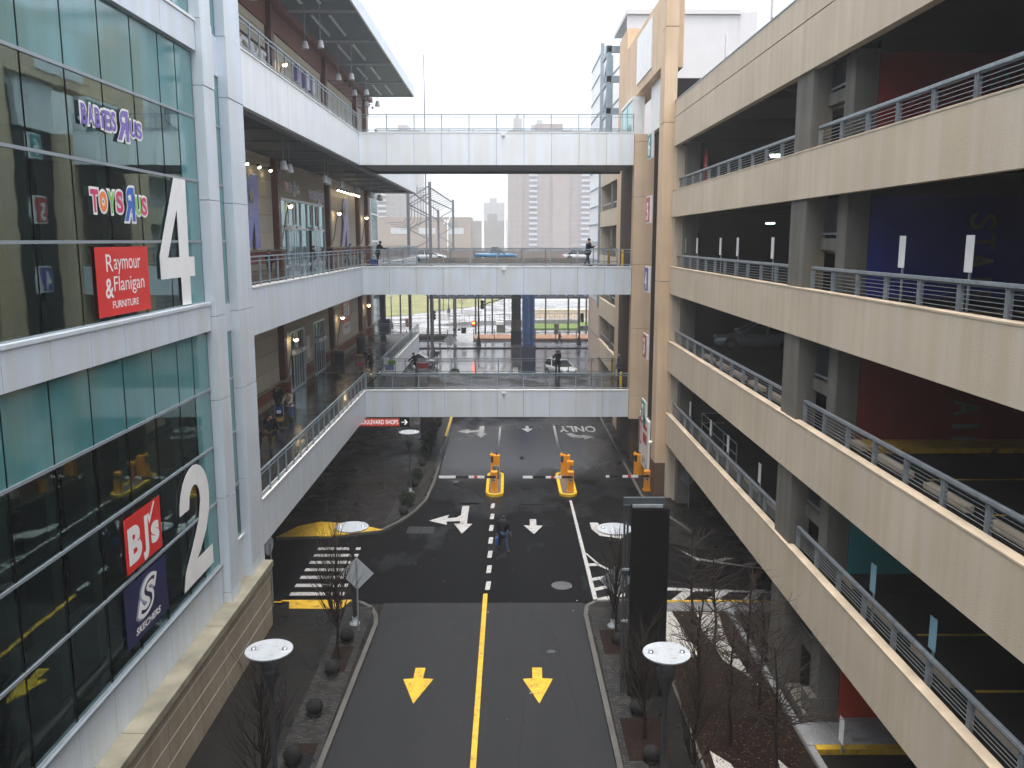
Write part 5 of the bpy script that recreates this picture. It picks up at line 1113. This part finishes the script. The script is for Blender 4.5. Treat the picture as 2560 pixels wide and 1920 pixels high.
g.path([(-.22, .45, 1.0), (.22, .45, 1.0)], .016, 5, black); g.build('frame', t); g = MB(); g.bbox(-.2, .2, -.25, .25, .35, .5, navyc, .04); g.bbox(-.2, .2, .18, .26, .45, .85, bluebag, .03); g.build('seat', t); g = MB(); g.bbox(-.18, .18, -.2, .15, .1, .3, mat('amber_bag', (.5, .28, .03), .6), .05); g.bbox(-.12, .1, -.1, .1, .5, .66, bagw, .05); g.build('bag', t)
for x in (-.22, .22):
    for y in (-.4, .4): g = MB(); g.tube((x-.02, y, .09), (x+.02, y, .09), .09, .09, 12, rubber); g.build('wheel', t)
def cart(x, y, z, rz, label, goods, handle=redp):
    t = thing('shopping_cart', label, 'shopping cart', 'shopping carts on the lowest walkway', (x, y, z), rz); g = MB()
    for zz_ in (.45, .58, .72, .86, 1.0):
        w0 = .22+.08*(zz_-.45)/.55; g.path([(-w0, -.45, zz_), (w0, -.45, zz_), (w0, .4, zz_), (-w0, .4, zz_), (-w0, -.45, zz_)], .007, 4, galv)
    for k in range(8): yy = -.45+k*.12; g.tube((-.22, yy, .45), (-.3, yy, 1.0), .005, .005, 4, galv); g.tube((.22, yy, .45), (.3, yy, 1.0), .005, .005, 4, galv)
    g.build('basket', t); g = MB(); g.path([(-.25, .4, .15), (-.25, -.4, .15), (.25, -.4, .15), (.25, .4, .15)], .014, 5, galv)
    for x_ in (-.25, .25): g.tube((x_, .4, .15), (x_, .42, 1.05), .014, .014, 5, galv); g.tube((x_, -.3, .15), (x_*.9, -.35, .45), .014, .014, 5, galv)
    g.build('frame', t); g = MB(); g.tube((-.3, .45, 1.05), (.3, .45, 1.05), .02, .02, 8, handle); g.build('handle', t)
    for x_ in (-.25, .25):
        for y_ in (-.38, .38): g = MB(); g.tube((x_-.015, y_, .06), (x_+.015, y_, .06), .06, .06, 10, rubber); g.build('wheel', t)
    for nm, bx, m in goods:
        s_ = thing(nm, '%s inside the %s' % (nm.replace('_', ' ') + ' ' + m.name.replace('_', ' '), label.split(',')[0][:60]), 'goods', None, (x, y, z), rz); q = MB(); q.bbox(*bx, m, .03); q.build('wrap', s_)
cart(-10.75, 62.0, L2, radians(20), 'red fronted shopping cart piled with a cardboard carton', [('carton', (-.28, .28, -.42, .3, .9, 1.3), cardboard), ('crate', (-.24, .24, -.44, .38, .5, .88), redp)])
person('stooping person in black beside the carton cart, farther one', (-10.3, 63.0, L2), radians(185), 1.7, blackc, blackc, hairm, .1, .05, ((.6, .4), (.6, .4)), skin, bend=.5)
person('stooping person in black and dark jeans at the end of the lowest footbridge', (-9.85, 61.7, L2), radians(150), 1.7, blackc, mat('dark_denim', (.02, .035, .07), .8), hairm, .1, .1, ((.6, .4), (.6, .4)), skin, bend=.4)
cart(-8.3, 60.0, L2, radians(-80), 'shopping cart heaped with white and green bags', [('bag', (-.25, .2, -.4, .0, .9, 1.35), bagw), ('box', (-.2, .25, -.1, .38, .9, 1.2), mat('green_box', (.12, .30, .05), .6)), ('bottle_pack', (-.2, .2, -.3, .3, .5, .86), mat('blue_white_pack', (.20, .28, .55), .4))])
person('person in dark clothes pushing the red basket cart on the lowest footbridge', (-6.5, 60.7, L2), radians(120), 1.72, blackc, blackc, hairm, .1, .1, ((.7, .5), (.7, .5)), skin, bend=.3)
cart(-6.0, 60.2, L2, radians(95), 'shopping cart with a bright red basket load', [('crate', (-.26, .26, -.42, .35, .6, .98), redp), ('bag', (-.2, .1, -.5, -.2, 1.0, 1.15), bagw)])
person('person in black leaning on the far railing of the lowest footbridge', (3.5, 61.0, L2), radians(15), 1.78, blackc, blackc, hairm, .06, .03, ((.5, 1.6), (.4, 1.5)), skin_d, bulk=1.05)
person('person in a grey jacket and pale cap standing in the gap by the tan wall', (7.62, 59.0, L2), radians(70), 1.78, greyj, jean, offw, .02, .05, ((.1, .2), (.1, .2)), skin, bulk=1.15)
# middle footbridge
person('person in a dark coat and jeans walking along the middle footbridge, right end', (5.0, 55.1, L4), radians(-75), 1.80, navyc, jean, navyc, .10, .16, ((.3, 1.7), (.3, 1.7)), skin, bulk=1.1, long=True)
person('person in black leaning on the railing at the left end of the middle footbridge', (-8.5, 57.2, L4), radians(-60), 1.65, blackc, blackc, hairm, .12, .05, ((.7, .9), (.7, .9)), skin_d, bend=.25, long=True)
t = thing('shopping_bag', 'blue bag at the feet of the person leaning on the middle footbridge railing', 'bag', None, (-8.75, 56.9, L4)); g = MB(); g.bbox(-.2, .2, -.15, .15, 0, .42, bluebag, .04); g.build('body', t); g = MB(); g.path([(-.1, 0, .42), (-.08, 0, .55), (.08, 0, .55), (.1, 0, .42)], .008, 4, bluebag); g.build('handle', t)
t = thing('shopping_bag', 'pale bag beside the blue bag on the middle footbridge', 'bag', None, (-8.3, 56.8, L4)); g = MB(); g.bbox(-.12, .12, -.1, .1, 0, .42, bagw, .03); g.build('body', t)
person('person in black whose dark hair just shows over the middle walkway railing', (-10.9, 40.0, L4), radians(-10), 1.25, blackc, blackc, hairm, 0, .1, ((.1, .1), (.1, .1)), skin)
person('person in navy passing the middle walkway doors, only the head above the railing', (-10.6, 47.5, L4), radians(-60), 1.38, navyc, jean, navyc, .1, .1, ((.2, .3), (.2, .3)), skin)
person('person in pale clothing near the middle walkway doors, stooping behind the railing', (-11.2, 61, L4), radians(-70), 1.5, mat('lilac_cloth', (.28, .27, .38), .8), navyc, mat('grey_hair', (.2, .19, .2), .8), .15, .1, ((.3, .4), (.3, .4)), skin, bend=.4)
person('distant pedestrian in black on the far pavement of the avenue', (7.1, 119.7, .15), radians(-90), 1.85, blackc, blackc, hairm, .08, .30, ((.3, .4), (-.2, .3)), skin)
# ================================================================ CARS
def car(label, loc, rz, paint, L=4.6, W=1.8, H=1.45, kind='sedan', group='cars'):
    t = thing('car', label, 'car', group, loc, rz)     # local +X forward
    def sect(x):
        u = x/L+.5
        hood = .62+.30*(1-abs(2*u-1)**4)
        return hood
    pf = {'sedan': [(-.5, .42, .62), (-.485, .30, .86), (-.40, .22, .93), (-.2, .2, .94), (.1, .2, .93), (.28, .2, .90), (.43, .22, .78), (.49, .30, .62), (.5, .38, .5)],
          'suv': [(-.5, .45, .80), (-.49, .34, 1.02), (-.40, .26, 1.06), (-.2, .25, 1.05), (.1, .25, 1.04), (.24, .25, 1.02), (.42, .28, .92), (.49, .34, .72), (.5, .42, .6)],
          'pickup': [(-.5, .5, .85), (-.495, .40, 1.02), (-.4, .36, 1.04), (-.2, .34, 1.04), (.1, .34, 1.04), (.26, .34, 1.03), (.43, .36, .95), (.49, .42, .76), (.5, .5, .62)]}[kind]
    hs_ = W/2
    def ring(x, zb, zt, w): return [(x, -w*.86, zb), (x, -w, zb+.12), (x, -w, (zb+zt)/2+.05), (x, -w*.96, zt-.06), (x, -w*.86, zt), (x, w*.86, zt), (x, w*.96, zt-.06), (x, w, (zb+zt)/2+.05), (x, w, zb+.12), (x, w*.86, zb)]
    vs = []; n = 10
    for u, zb, zt in pf: vs += ring(u*L, zb, zt, hs_*(1-.18*abs(2*u)**8))
    fs = [(j*n+i, j*n+(i+1) % n, (j+1)*n+(i+1) % n, (j+1)*n+i) for j in range(len(pf)-1) for i in range(n)]+[tuple(range(n))[::-1], tuple((len(pf)-1)*n+i for i in range(n))]
    g = MB(); g.add(vs, fs, paint, True); body = g.build('body', t)
    zt = 1.0 if kind != 'sedan' else .92
    cab = {'sedan': (-.40, -.24, .02, .24), 'suv': (-.47, -.40, .02, .22), 'pickup': (-.14, -.10, .04, .20)}[kind]
    a, b, c, d = [q*L for q in cab]; w = hs_*.93; w2 = hs_*.72
    V = [(a, -w, zt), (a, w, zt), (d, w, zt), (d, -w, zt), (b, -w2, H), (b, w2, H), (c, w2, H), (c, -w2, H)]
    g = MB(); g.add(V, [(0, 3, 7, 4), (1, 5, 6, 2), (0, 4, 5, 1), (3, 2, 6, 7)], darkglass, False); g.build('window', t)
    g = MB(); g.box(b-.02, c+.02, -w2-.01, w2+.01, H-.02, H+.035, paint)
    for sy in (-1, 1):
        for p, q in (((a, sy*w, zt), (b, sy*w2, H)), ((d, sy*w, zt), (c, sy*w2, H)), (((a+d)/2, sy*(w+.005), zt), ((b+c)/2, sy*(w2+.005), H))): g.beam(p, q, .07, .05, paint)
    g.build('roof', t)
    for sx in (-.31, .31):
        for sy in (-1, 1):
            g = MB(); x = sx*L; y = sy*(hs_-.1); g.tube((x, y-.12*sy, .33), (x, y+.105*sy, .33), .33, .33, 20, rubber); o = g.build('wheel', t)
            g = MB(); g.tube((x, y+.10*sy, .33), (x, y+.115*sy, .33), .21, .19, 12, chrome); g.build('rim', o)
    for sy in (-1, 1):
        g = MB(); g.bbox(L*.455, L*.492, sy*hs_*.58-.2, sy*hs_*.58+.2, pf[-2][2]-.02, pf[-2][2]+.13, chrome, .03); g.build('headlight', t)
        g = MB(); g.bbox(-L*.502, -L*.47, sy*hs_*.72-.14, sy*hs_*.72+.14, pf[1][2]-.24, pf[1][2]-.06, lampred, .02); g.build('tail_light', t)
        g = MB(); g.bbox(d-.15, d+.05, sy*(w+.08)-.08, sy*(w+.08)+.08, zt, zt+.13, paint, .02); g.build('mirror', t)
    g = MB(); g.box(L*.485, L*.503, -hs_*.5, hs_*.5, .45, .6, black); g.build('grille', t)
    for sx in (-.31, .31):
        g = MB()
        for sy in (-1, 1): g.tube((sx*L, sy*(hs_-.02), .34), (sx*L, sy*(hs_+.004), .34), .40, .40, 20, black)
        g.build('wheel_arch', t)
    return t
car('silver sedan parked behind the railing in the dark garage deck', (13.2, 45.6, 8.68), radians(170), carsilver)
car('silver hatchback crossing at the left of the avenue', (-10.2, 99.2, .01), radians(-5), carsilver, 4.3, 1.75, 1.5, 'suv')
car('white sport utility car on the avenue behind the person on the lowest footbridge', (5.7, 92.6, .01), radians(-62), carwhite, 4.6, 1.85, 1.65, 'suv')
HW = 11.75
car('bright blue pickup truck on the elevated road', (-1.5, 109, HW), 0, carblue, 5.3, 1.9, 1.75, 'pickup'); car('white sedan on the elevated road behind the lattice mast', (-9.8, 108, HW), 0, carwhite); car('pale sedan on the elevated road behind the walking person', (9.0, 109, HW), 0, carwhite)
# ================================================================ ELEVATED ROAD AND FAR SIDE
er = thing('elevated_road', 'elevated road with concrete parapets carried over the avenue', 'bridge'); cpar = mat('parapet_concrete', (.20, .185, .165), .8, 0, .15, .5, streak=.2)
g = MB(); g.box(-160, 160, 95, 121, 10.6, HW-.02, cpar); g.box(-160, 160, 95.3, 120.7, HW-.02, HW, asphalt_old); g.build('deck', er)
g = MB(); g.box(-8.6, 160, 94.7, 95, 10.4, 12.52, cpar); g.build('parapet', er)
g = MB(); g.box(-160, 160, 120.7, 121, 10.4, 13.0, mat('brown_parapet', (.24, .20, .17), .8, 0, .15, .5)); g.build('parapet', er)
g = MB(); g.box(-160, -8.6, 94.7, 95, 10.4, 12.1, cpar); g.build('parapet', er)
g = MB()
for y in (96, 104, 112, 119): g.box(-160, 160, y-.2, y+.2, 9.2, 10.6, bluest)
g.build('girder', er)
def steelpillar(x, y, hb, hb2, w, label):
    t = thing('steel_pillar', label, 'pillar', 'painted pillars carrying the elevated road', (x, y, 0))
    g = MB(); g.bbox(-w/2, w/2, -.7, .7, 0, hb, bluebase, .04); g.build('base', t)
    if hb2 > hb: g = MB(); g.bbox(-w/2+.05, w/2-.05, -.65, .65, hb, hb2, greyc, .04); g.build('collar', t)
    g = MB(); m = bluest if hb2 <= hb else bluebase
    for x0, x1 in ((-w*.44, -w*.27), (-w*.20, w*.12), (w*.24, w*.42)): g.box(x0, x1, -.5, .5, hb2, 10.6, m)
    g.box(-w*.27, w*.24, -.06, .06, hb2, 10.6, m); g.build('shaft', t)
steelpillar(2.2, 94.4, 3.05, 3.05, 1.56, 'bright blue steel pillar on a dark blue block'); steelpillar(1.1, 120.3, 2.0, 3.5, 1.5, 'darker steel pillar with a grey collar beyond the blue one')
# lattice frame
lt = thing('lattice_mast', 'grey steel lattice mast structure rising beyond the middle footbridge', 'mast')
P1, P2, P3, P4 = (-11.2, 99), (-8.75, 99), (-9.9, 125), (-7.8, 125); lm = mat('grey_lattice_paint', (.13, .14, .16), .6)
g = MB()
for (x, y), zt_, w in ((P1, 20.2, .33), (P2, 20.8, .33), (P3, 18.6, .3), (P4, 20.0, .3)): g.box(x-w/2, x+w/2, y-w/2, y+w/2, 0, zt_, lm)
g.build('post', lt); g = MB()
for a, b, z in ((P1, P2, 13.2), (P3, P4, 12.6)):
    s_ = 1
    while z < 18.2:
        p, q = ((a, b) if s_ > 0 else (b, a)); g.beam((p[0], p[1], z), (q[0], q[1], z+1.2), .1, .1, lm); z += 1.2; s_ = -s_
g.beam((P1[0], 99, 18.3), (P2[0], 99, 19.6), .12, .12, lm); g.beam((P1[0], 99, 18.9), (P2[0], 99, 20.4), .12, .12, lm)
for a, b, z0, z1 in ((P2, P4, 20.2, 19.6), (P2, P4, 18.9, 18.6), (P1, P3, 20.0, 18.4), (P1, P3, 18.4, 17.2)): g.beam((*a, z0), (*b, z1), .12, .12, lm)
for k in range(12):
    f = k/11; A_ = Vector((*P2, 20.2)).lerp(Vector((*P4, 19.6)), f); B_ = Vector((*P1, 20.0)).lerp(Vector((*P3, 18.4)), f); g.beam(A_, B_, .05, .05, lm); g.beam(B_+Vector((0, 0, 1.2)), B_-Vector((0, 0, 1.8)), .05, .05, lm)
    if k < 5: g.path([B_-Vector((0, 0, 1.8)), B_-Vector((.05, 0, 3.0)), B_-Vector((.5, 0, 3.6)), B_-Vector((2.5, 0, 3.7))], .04, 5, lm)
g.build('bracing', lt)
# pergola canopy and platform across the avenue
pg = thing('station_canopy', 'long slatted blue grey canopy on slim posts across the avenue', 'canopy'); pz_ = 6.1
g = MB(); g.box(-12.2, 40, 130, 130.25, 5.75, 6.05, steel_d); g.box(-12.2, 40, 134.8, 135, 5.75, 6.05, steel_d)
for k in range(38): g.box(-12+k*1.38, -11.85+k*1.38, 129.4, 135.6, 6.05, 6.25, bluest)
g.build('roof', pg)
for x in (-12.0, -11.3, -7.9, -4.9, -2.4, 5.6, 9.0, 11.7, 14.5): g = MB(); g.box(x-.12, x+.12, 130, 130.24, .1, 5.8, steel_d); g.build('post', pg)
for x in (-3.6, -.6, 3.4, 10.9): g = MB(); g.box(x-.13, x+.13, 134.7, 134.95, .1, 5.8, steel_d); g.build('post', pg)
rp = thing('ramp_wall', 'low pale concrete ramp wall with handrail across the avenue', 'wall'); g = MB(); g.prism([(-13.5, 0), (-5, .75), (2, .9), (12, .9), (12, 0)], ((0, 150, .1), (1, 0, 0), (0, 0, 1), (0, -1, 0)), 0, 3, walk_l); g.build('wall', rp); g = MB()
for k in range(26): g.box(-10+k*.85, -9.95+k*.85, 146.9, 146.95, .5+.03*k*(1 if k < 14 else .4), 2.0, steel_d)
g.beam((-10, 146.92, 1.6), (2, 146.92, 2.1), .06, .06, steel_d); g.beam((2, 146.92, 2.1), (12, 146.92, 2.1), .06, .06, steel_d); g.build('railing', rp)
bw = thing('beige_ground_wall', 'long beige retaining wall behind the green lawn', 'wall'); g = MB(); g.box(3, 60, 160, 161, .1, 1.7, beige_cap); g.box(3, 60, 159.9, 161.1, 1.6, 1.8, beige); g.build('wall', bw)
ww = thing('white_long_building', 'long low white building behind the canopy, right', 'building'); g = MB(); g.box(-1, 60, 205, 220, .1, 4.6, mat('white_render', (.66, .68, .66), .6)); g.build('wall', ww); g = MB(); g.box(-1.2, 60, 204.6, 220, 4.4, 4.8, steel); g.box(-1, 60, 204.9, 205, 1.5, 2.4, steel); g.build('roof', ww)
# park fence
def fence(x0, x1, y, label, gaps=0, m=black, rub=True):
    t = thing('iron_fence', label, 'fence', 'iron park fences along the far pavement'); g = MB()
    g.box(x0, x1, y-.02, y+.02, .3, .35, m); g.box(x0, x1, y-.02, y+.02, 1.5, 1.55, m)
    k = x0
    while k <= x1: g.box(k-.012, k+.012, y-.012, y+.012, .15, 1.75, m); k += .16
    g.box(x0, x1, y-.1, y+.1, .12, .26, m); g.build('panel', t)
    n = max(1, round((x1-x0)/3)); 
    for i in range(n+1): g = MB(); g.box(x0+(x1-x0)*i/n-.05, x0+(x1-x0)*i/n+.05, y-.05, y+.05, .15, 1.95, m); g.build('post', t)
fence(-26, -8.6, 122.5, 'black park fence left of the open gates'); fence(-4.9, 30, 122.3, 'black park fence with brown mulch behind it, right of the gates'); 
t = thing('park_gate', 'pale open park gate panel with small dark plaques', 'gate'); g = MB(); g.box(-8.4, -5.9, 123, 123.04, .3, .34, galv); g.box(-8.4, -5.9, 123, 123.04, 2.1, 2.14, galv)
for k in range(17): g.box(-8.4+k*.156, -8.38+k*.156, 123, 123.03, .2, 2.1, galv)
g.build('panel', t); g = MB(); g.box(-7.9, -7.5, 122.9, 122.95, 1.7, 2.0, black); g.box(-7.2, -6.8, 122.9, 122.95, 1.7, 2.0, black); g.box(-6.7, -6.0, 122.9, 122.95, 1.3, 2.1, black); g.build('plaque', t)
# signals and lamps on the avenue
def signal_head(g, x, y, z, m=black): g.bbox(x-.2, x+.2, y-.2, y+.2, z-.6, z+.6, m, .03); [g.tube((x+.2, y, z+dz), (x+.34, y, z+dz+.02), .13, .13, 10, m) for dz in (-.38, 0, .38)]
t = thing('traffic_signal', 'dark traffic signal on a black pole in front of the silver hatchback', 'traffic signal', 'traffic signals on the avenue', (-9.5, 108.6, 0)); g = MB(); g.lathe([(.36, 0), (.33, .5), (.16, 1.1), (.1, 1.3), (.09, 5.6)], n=12, m=black); g.build('pole', t); g = MB(); signal_head(g, .1, 0, 5.1, mat('olive_housing', (.05, .04, .02), .5)); g.build('signal_head', t)
t = thing('traffic_signal', 'tall black signal pole with a long curved arm and a glowing red lamp', 'traffic signal', 'traffic signals on the avenue', (-4.05, 118, .15)); g = MB(); g.lathe([(.36, 0), (.33, .5), (.16, 1.1), (.12, 1.3), (.10, 8)], n=12, m=black); g.build('pole', t); g = MB(); g.path([(.1, 0, 5.2), (1.5, 0, 5.9), (3.2, 0, 6.4), (5.6, 0, 6.6)], .06, 6, black); g.build('arm', t); g = MB(); signal_head(g, .5, 0, 5.6); g.build('signal_head', t); g = MB(); g.bbox(-.95, -.45, -.15, .15, 2.6, 3.4, mat('amber_housing', (.35, .12, .01), .5), .03); g.build('walk_signal', t); g = MB(); g.sphere((-.7, -.18, 3.1), .16, redglow, 10); g.build('lens', t)
t = thing('traffic_signal', 'amber backed traffic signal on a tall pole behind the walkway railing', 'traffic signal', 'traffic signals on the avenue', (-15.4, 124, .15)); g = MB(); g.lathe([(.3, 0), (.12, 1.0), (.11, 8.5)], n=10, m=black); g.build('pole', t); g = MB(); signal_head(g, .9, -.2, 2.6, mat('amber_brown_housing', (.30, .14, .05), .5)); g.box(0, .9, -.05, .05, 2.9, 3.0, black); g.build('signal_head', t)
def plainlamp(x, y, h, label, globe=False, z=.15, extra=None):
    t = thing('street_lamp', label, 'street lamp', 'black lamp posts beyond the avenue', (x, y, z)); g = MB(); g.lathe([(.34, 0), (.3, .6), (.15, 1.1), (.09, 1.4), (.08, h)], n=12, m=black); g.build('pole', t)
    if globe: g = MB(); g.lathe([(.05, h), (.3, h+.2), (.42, h+.35), (.1, h+.6)], n=14, m=offw); g.build('lantern', t)
    else: g = MB(); g.path([(0, 0, h), (0, -.4, h+.4), (0, -1.6, h+.6)], .06, 6, black); g.build('arm', t)
    if extra: g = MB(); g.bbox(.12, .62, -.1, .1, 3.2, 4.4, mat('brown_cabinet', (.07, .035, .02), .6), .02); g.build('cabinet', t)
plainlamp(9.7, 118.3, 9.5, 'tall black lamp post with a brown cabinet, right of the pedestrian', False, .15, 1); plainlamp(-19, 141, 5.2, 'park lamp with a pale lantern before the lawn, left', True); plainlamp(-11.8, 172, 7.5, 'thin park lamp post near the autumn tree')
t = thing('dark_blue_column', 'dark blue square column by the glass stair tower', 'pillar', None, (-14.6, 100, 0)); g = MB(); g.box(-.45, .45, -.4, .4, 0, 10.5, bluebase); g.build('shaft', t); g = MB(); g.bbox(-.55, .95, -.5, .5, 2.6, 5.4, bluebase, .05); g.build('base', t)
for x, y, w, h, l in ((-1.2, 136, 1.3, 1.7, 'pale hooded information stand behind the park fence'), (7.3, 131, .7, 1.9, 'grey pillar shaped monument stone behind the park fence')):
    t = thing('park_stand', l, 'stand', 'small stands behind the park fence', (x, y, .1)); g = MB(); g.bbox(-w/2, w/2, -.3, .3, 0, h*.7, greyc, .05); g.build('body', t); g = MB(); g.bbox(-w*.55, w*.55, -.45, .35, h*.7, h, offw if w > 1 else greyc, .05); g.build('top', t)
t = thing('cabinet_box', 'second blue grey bench like cabinet on the plaza', 'cabinet', None, (12.4, 133, .1)); g = MB(); g.bbox(-1.6, 1.6, -.3, .3, .6, 1.3, steel_d, .03); g.box(-1.5, -1.3, -.2, .2, 0, .6, steel_d); g.box(1.3, 1.5, -.2, .2, 0, .6, steel_d); g.build('body', t)
diamond(-6.55, 97, 3.3, .75, 'back of a diamond sign at the avenue kerb, seen over the lowest footbridge', 0)
t = thing('meter_post', 'short dark post with a wide head at the avenue kerb', 'post', None, (-7.7, 93, .15)); g = MB(); g.tube((0, 0, 0), (0, 0, 1.9), .06, .06, 8, black); g.build('post', t); g = MB(); g.lathe([(.12, 1.85), (.26, 2.3), (.24, 2.4)], n=10, m=black); g.build('head', t)
for i, (x, y, h_, s_, l) in enumerate(((-13.3, 178, 7.5, 21, 'autumn tree with thin tan leaves on the lawn'), (-9.2, 172, 5, 22, 'smaller thin tan tree on the lawn behind the canopy'), (1.0, 166, 8, 23, 'pinkish bare bushy tree behind the canopy posts'))):
    t = thing('park_tree', l, 'tree', 'park trees beyond the avenue', (x, y, .1)); g = MB(); g.tube((0, 0, 0), (0, 0, h_*.5), .1, .05, 6, bark)
    r = random.Random(s_)
    for k in range(9): a = r.uniform(0, 6.28); g.tube((0, 0, h_*r.uniform(.3, .5)), (h_*.22*cos(a), h_*.22*sin(a), h_*r.uniform(.6, .9)), .04, .012, 4, bark)
    g.build('trunk', t); g = MB(); lfm = mat('tan_winter_leaf_%d' % i, [(.42, .30, .14), (.40, .32, .18), (.36, .26, .22)][i], .8)
    leafball(g, (0, 0, h_*.66), h_*.26, h_*.3, [900, 300, 1600][i], s_, lfm, .13); g.build('crown', t)
for i, (x, y, h_) in enumerate(((-7.5, 99.5, 9), )): pass
t = thing('planter', 'round planter with a white post at the avenue kerb', 'planter', None, (-5.7, 91, .15)); g = MB(); g.lathe([(.5, 0), (.62, .5), (.5, .52)], n=16, m=greyc); g.build('pot', t); g = MB(); leafball(g, (0, 0, .6), .5, .2, 250, 4, shrubm, .08); g.build('foliage', t)
# far buildings
def tower(x0, x1, y0, y1, h, label, wallm, fl, bays, balc=(), group='apartment towers fading in the fog', band=None, zmin=0):
    t = thing('apartment_tower', label, 'building', group); g = MB(); g.box(x0, x1, y0, y1, 0, h, wallm)
    if band:
        for a, b in band: g.box(a, b, y0-2.2, y0, 0, h, wallm)
    g.box(x0+(x1-x0)*.3, x0+(x1-x0)*.6, y0+2, y1-2, h, h+4, wallm); g.build('wall', t)
    wm = MATS['far_window']; nfl = int(h/fl); q = MB(); q.box(-.75, .75, -.06, .02, 0, 1.3, wm); w0 = None; rest = MB(); cnt = 0
    order = sorted(range(nfl), key=lambda i: abs(i*fl-(26 if y0 < 600 else 90)))
    for i in order:
        for bx in bays:
            yy = y0-2.2 if band and any(a < bx < b for a, b in band) else y0
            if cnt < 96:
                if w0 is None: w0 = o = q.build('window', t)
                else: o = w0.copy(); COL.objects.link(o); o.parent = t
                o.location = (bx, yy, i*fl+1.2); cnt += 1
            else: rest.box(bx-.75, bx+.75, yy-.06, yy+.02, i*fl+1.2, i*fl+2.5, wm)
    if rest.v: tag(rest.build('windows', t), kind='stuff')
    bq = MB(); bq.box(-2.2, 2.2, -1.6, 0, 0, .22, MATS['far_rail']); bq.box(-2.2, 2.2, -1.6, -1.5, .2, 1.1, MATS['far_rail']); bq.box(-1.8, 1.8, -.1, .02, .3, 2.5, wm); b0 = None
    for bx in balc:
        for i in range(nfl):
            if b0 is None: b0 = o = bq.build('balcony', t)
            else: o = b0.copy(); COL.objects.link(o); o.parent = t
            o.location = (bx, y0, i*fl)
mat('far_window', (.10, .11, .13), .3); mat('far_rail', (.34, .36, .40), .5); farbrick = mat('far_brown_brick', (.20, .15, .13), .9, 0, .08, .3); fargrey = mat('far_grey_brick', (.19, .18, .18), .9, 0, .08, .3); fartan = mat('far_tan_brick', (.20, .155, .13), .9)
D = 480
tower(-.2, 49, D, D+24, 72, 'big brown balcony tower right of centre, fading into fog', farbrick, 2.85, [1.6, 5, 8.5, 19, 23, 34, 38, 45.5], (13.5, 28.5, 41.8), band=[(-.2, 7.5), (24, 33)])
tower(-74, -53, D-20, D, 64, 'pale balcony tower at the left, cut by the glass stair tower', fargrey, 2.85, [-71.5, -59.5, -56], (-65.5,))
tower(18, 33, 700, 720, 103, 'faint tower top seen through the topmost railing, right', fargrey, 2.9, [20, 24, 28, 31]); tower(4, 11, 700, 715, 108, 'faint narrow tower top seen through the topmost railing, centre', fargrey, 2.9, [6, 9]); tower(-92, -68, 690, 720, 98, 'faint broad tower top seen through the topmost railing, left', fargrey, 2.9, [-90, -85, -80, -75, -70])
tower(-22, -2, 760, 780, 46, 'faintest group of towers on the foggy skyline', fargrey, 2.9, [-20, -15, -9, -5])
t = thing('brick_hall', 'wide low tan brick building behind the lattice mast', 'building'); g = MB(); g.box(-58, -16, 375, 400, 0, 24, fartan); g.box(-16, -.5, 378, 400, 0, 22.5, fargrey); g.box(-9, -5, 380, 400, 22, 25.5, fargrey); g.build('wall', t); g = MB()
for x in (-50, -38, -26): g = MB(); g.box(x, x+7, 374.9, 375.1, 17, 19.5, MATS['far_rail']); g.build('window', t)
for x in (-50, -38, -24): g = MB(); g.box(x, x+5, 374.9, 375.1, 8, 10, MATS['far_rail']); g.build('window', t)
g = MB(); tfit(g, 'LABORS', FC(-27, 374.8, 20), 0, 0, 5.0, 1.9, MATS['far_window'], off=.05) if False else g.box(-27, -21.5, 374.7, 374.9, 20, 21.9, MATS['far_window']); g.build('sign_band', t)
for i, (x, h_, l) in enumerate(((-3.6, 33, 'tall pale pole left of the brown tower'), (-.4, 30, 'second tall pale pole beside the brown tower'), (-8.6, 20, 'short pale pole pair standing above the elevated road'))):
    t = thing('light_mast', l, 'pole', 'tall pale poles in the fog', (x*1.6, 200, 0)); g = MB(); g.tube((0, 0, 0), (0, 0, h_*.95), .35 if i < 2 else .15, .2 if i < 2 else .1, 8, offw); g.build('pole', t)
    if i == 2: g = MB(); g.path([(0, 0, h_*.9), (-.6, 0, h_*.95), (-.8, 0, h_*.9)], .1, 6, offw); g.path([(0, 0, h_*.9), (.6, 0, h_*.98), (1.4, 0, h_*.98)], .1, 6, offw); g.build('arm', t)
t = thing('light_mast', 'very thin tall pole rising past the topmost footbridge, left of centre', 'pole', 'tall pale poles in the fog', (-10.4, 112, 0)); g = MB(); g.tube((0, 0, 0), (0, 0, 37), .12, .05, 8, lm); g.build('pole', t)
t = thing('light_mast', 'very thin pole rising past the topmost footbridge, right of centre', 'pole', 'tall pale poles in the fog', (10.6, 112, 0)); g = MB(); g.tube((0, 0, 0), (0, 0, 34), .08, .04, 8, lm); g.build('pole', t)
# ================================================================ FOG
hz = bpy.data.materials.new('haze'); hz.use_nodes = True; n = hz.node_tree; n.nodes.clear(); o = n.nodes.new('ShaderNodeOutputMaterial'); pv = n.nodes.new('ShaderNodeVolumePrincipled')
pv.inputs['Color'].default_value = (.93, .95, .97, 1); pv.inputs['Density'].default_value = .0008; pv.inputs['Anisotropy'].default_value = .3
n.links.new(pv.outputs[0], o.inputs['Volume']); g = MB(); g.box(-1210, 1210, -70, 1510, -1.5, 125, hz); hb_ = g.build('haze'); tag(hb_, kind='stuff')
hb_['label'] = 'thin white fog filling the street and hiding the far towers'; hb_['category'] = 'fog'
S.cycles.volume_bounces = 1
S.cycles.max_bounces = 8; S.cycles.transparent_max_bounces = 16
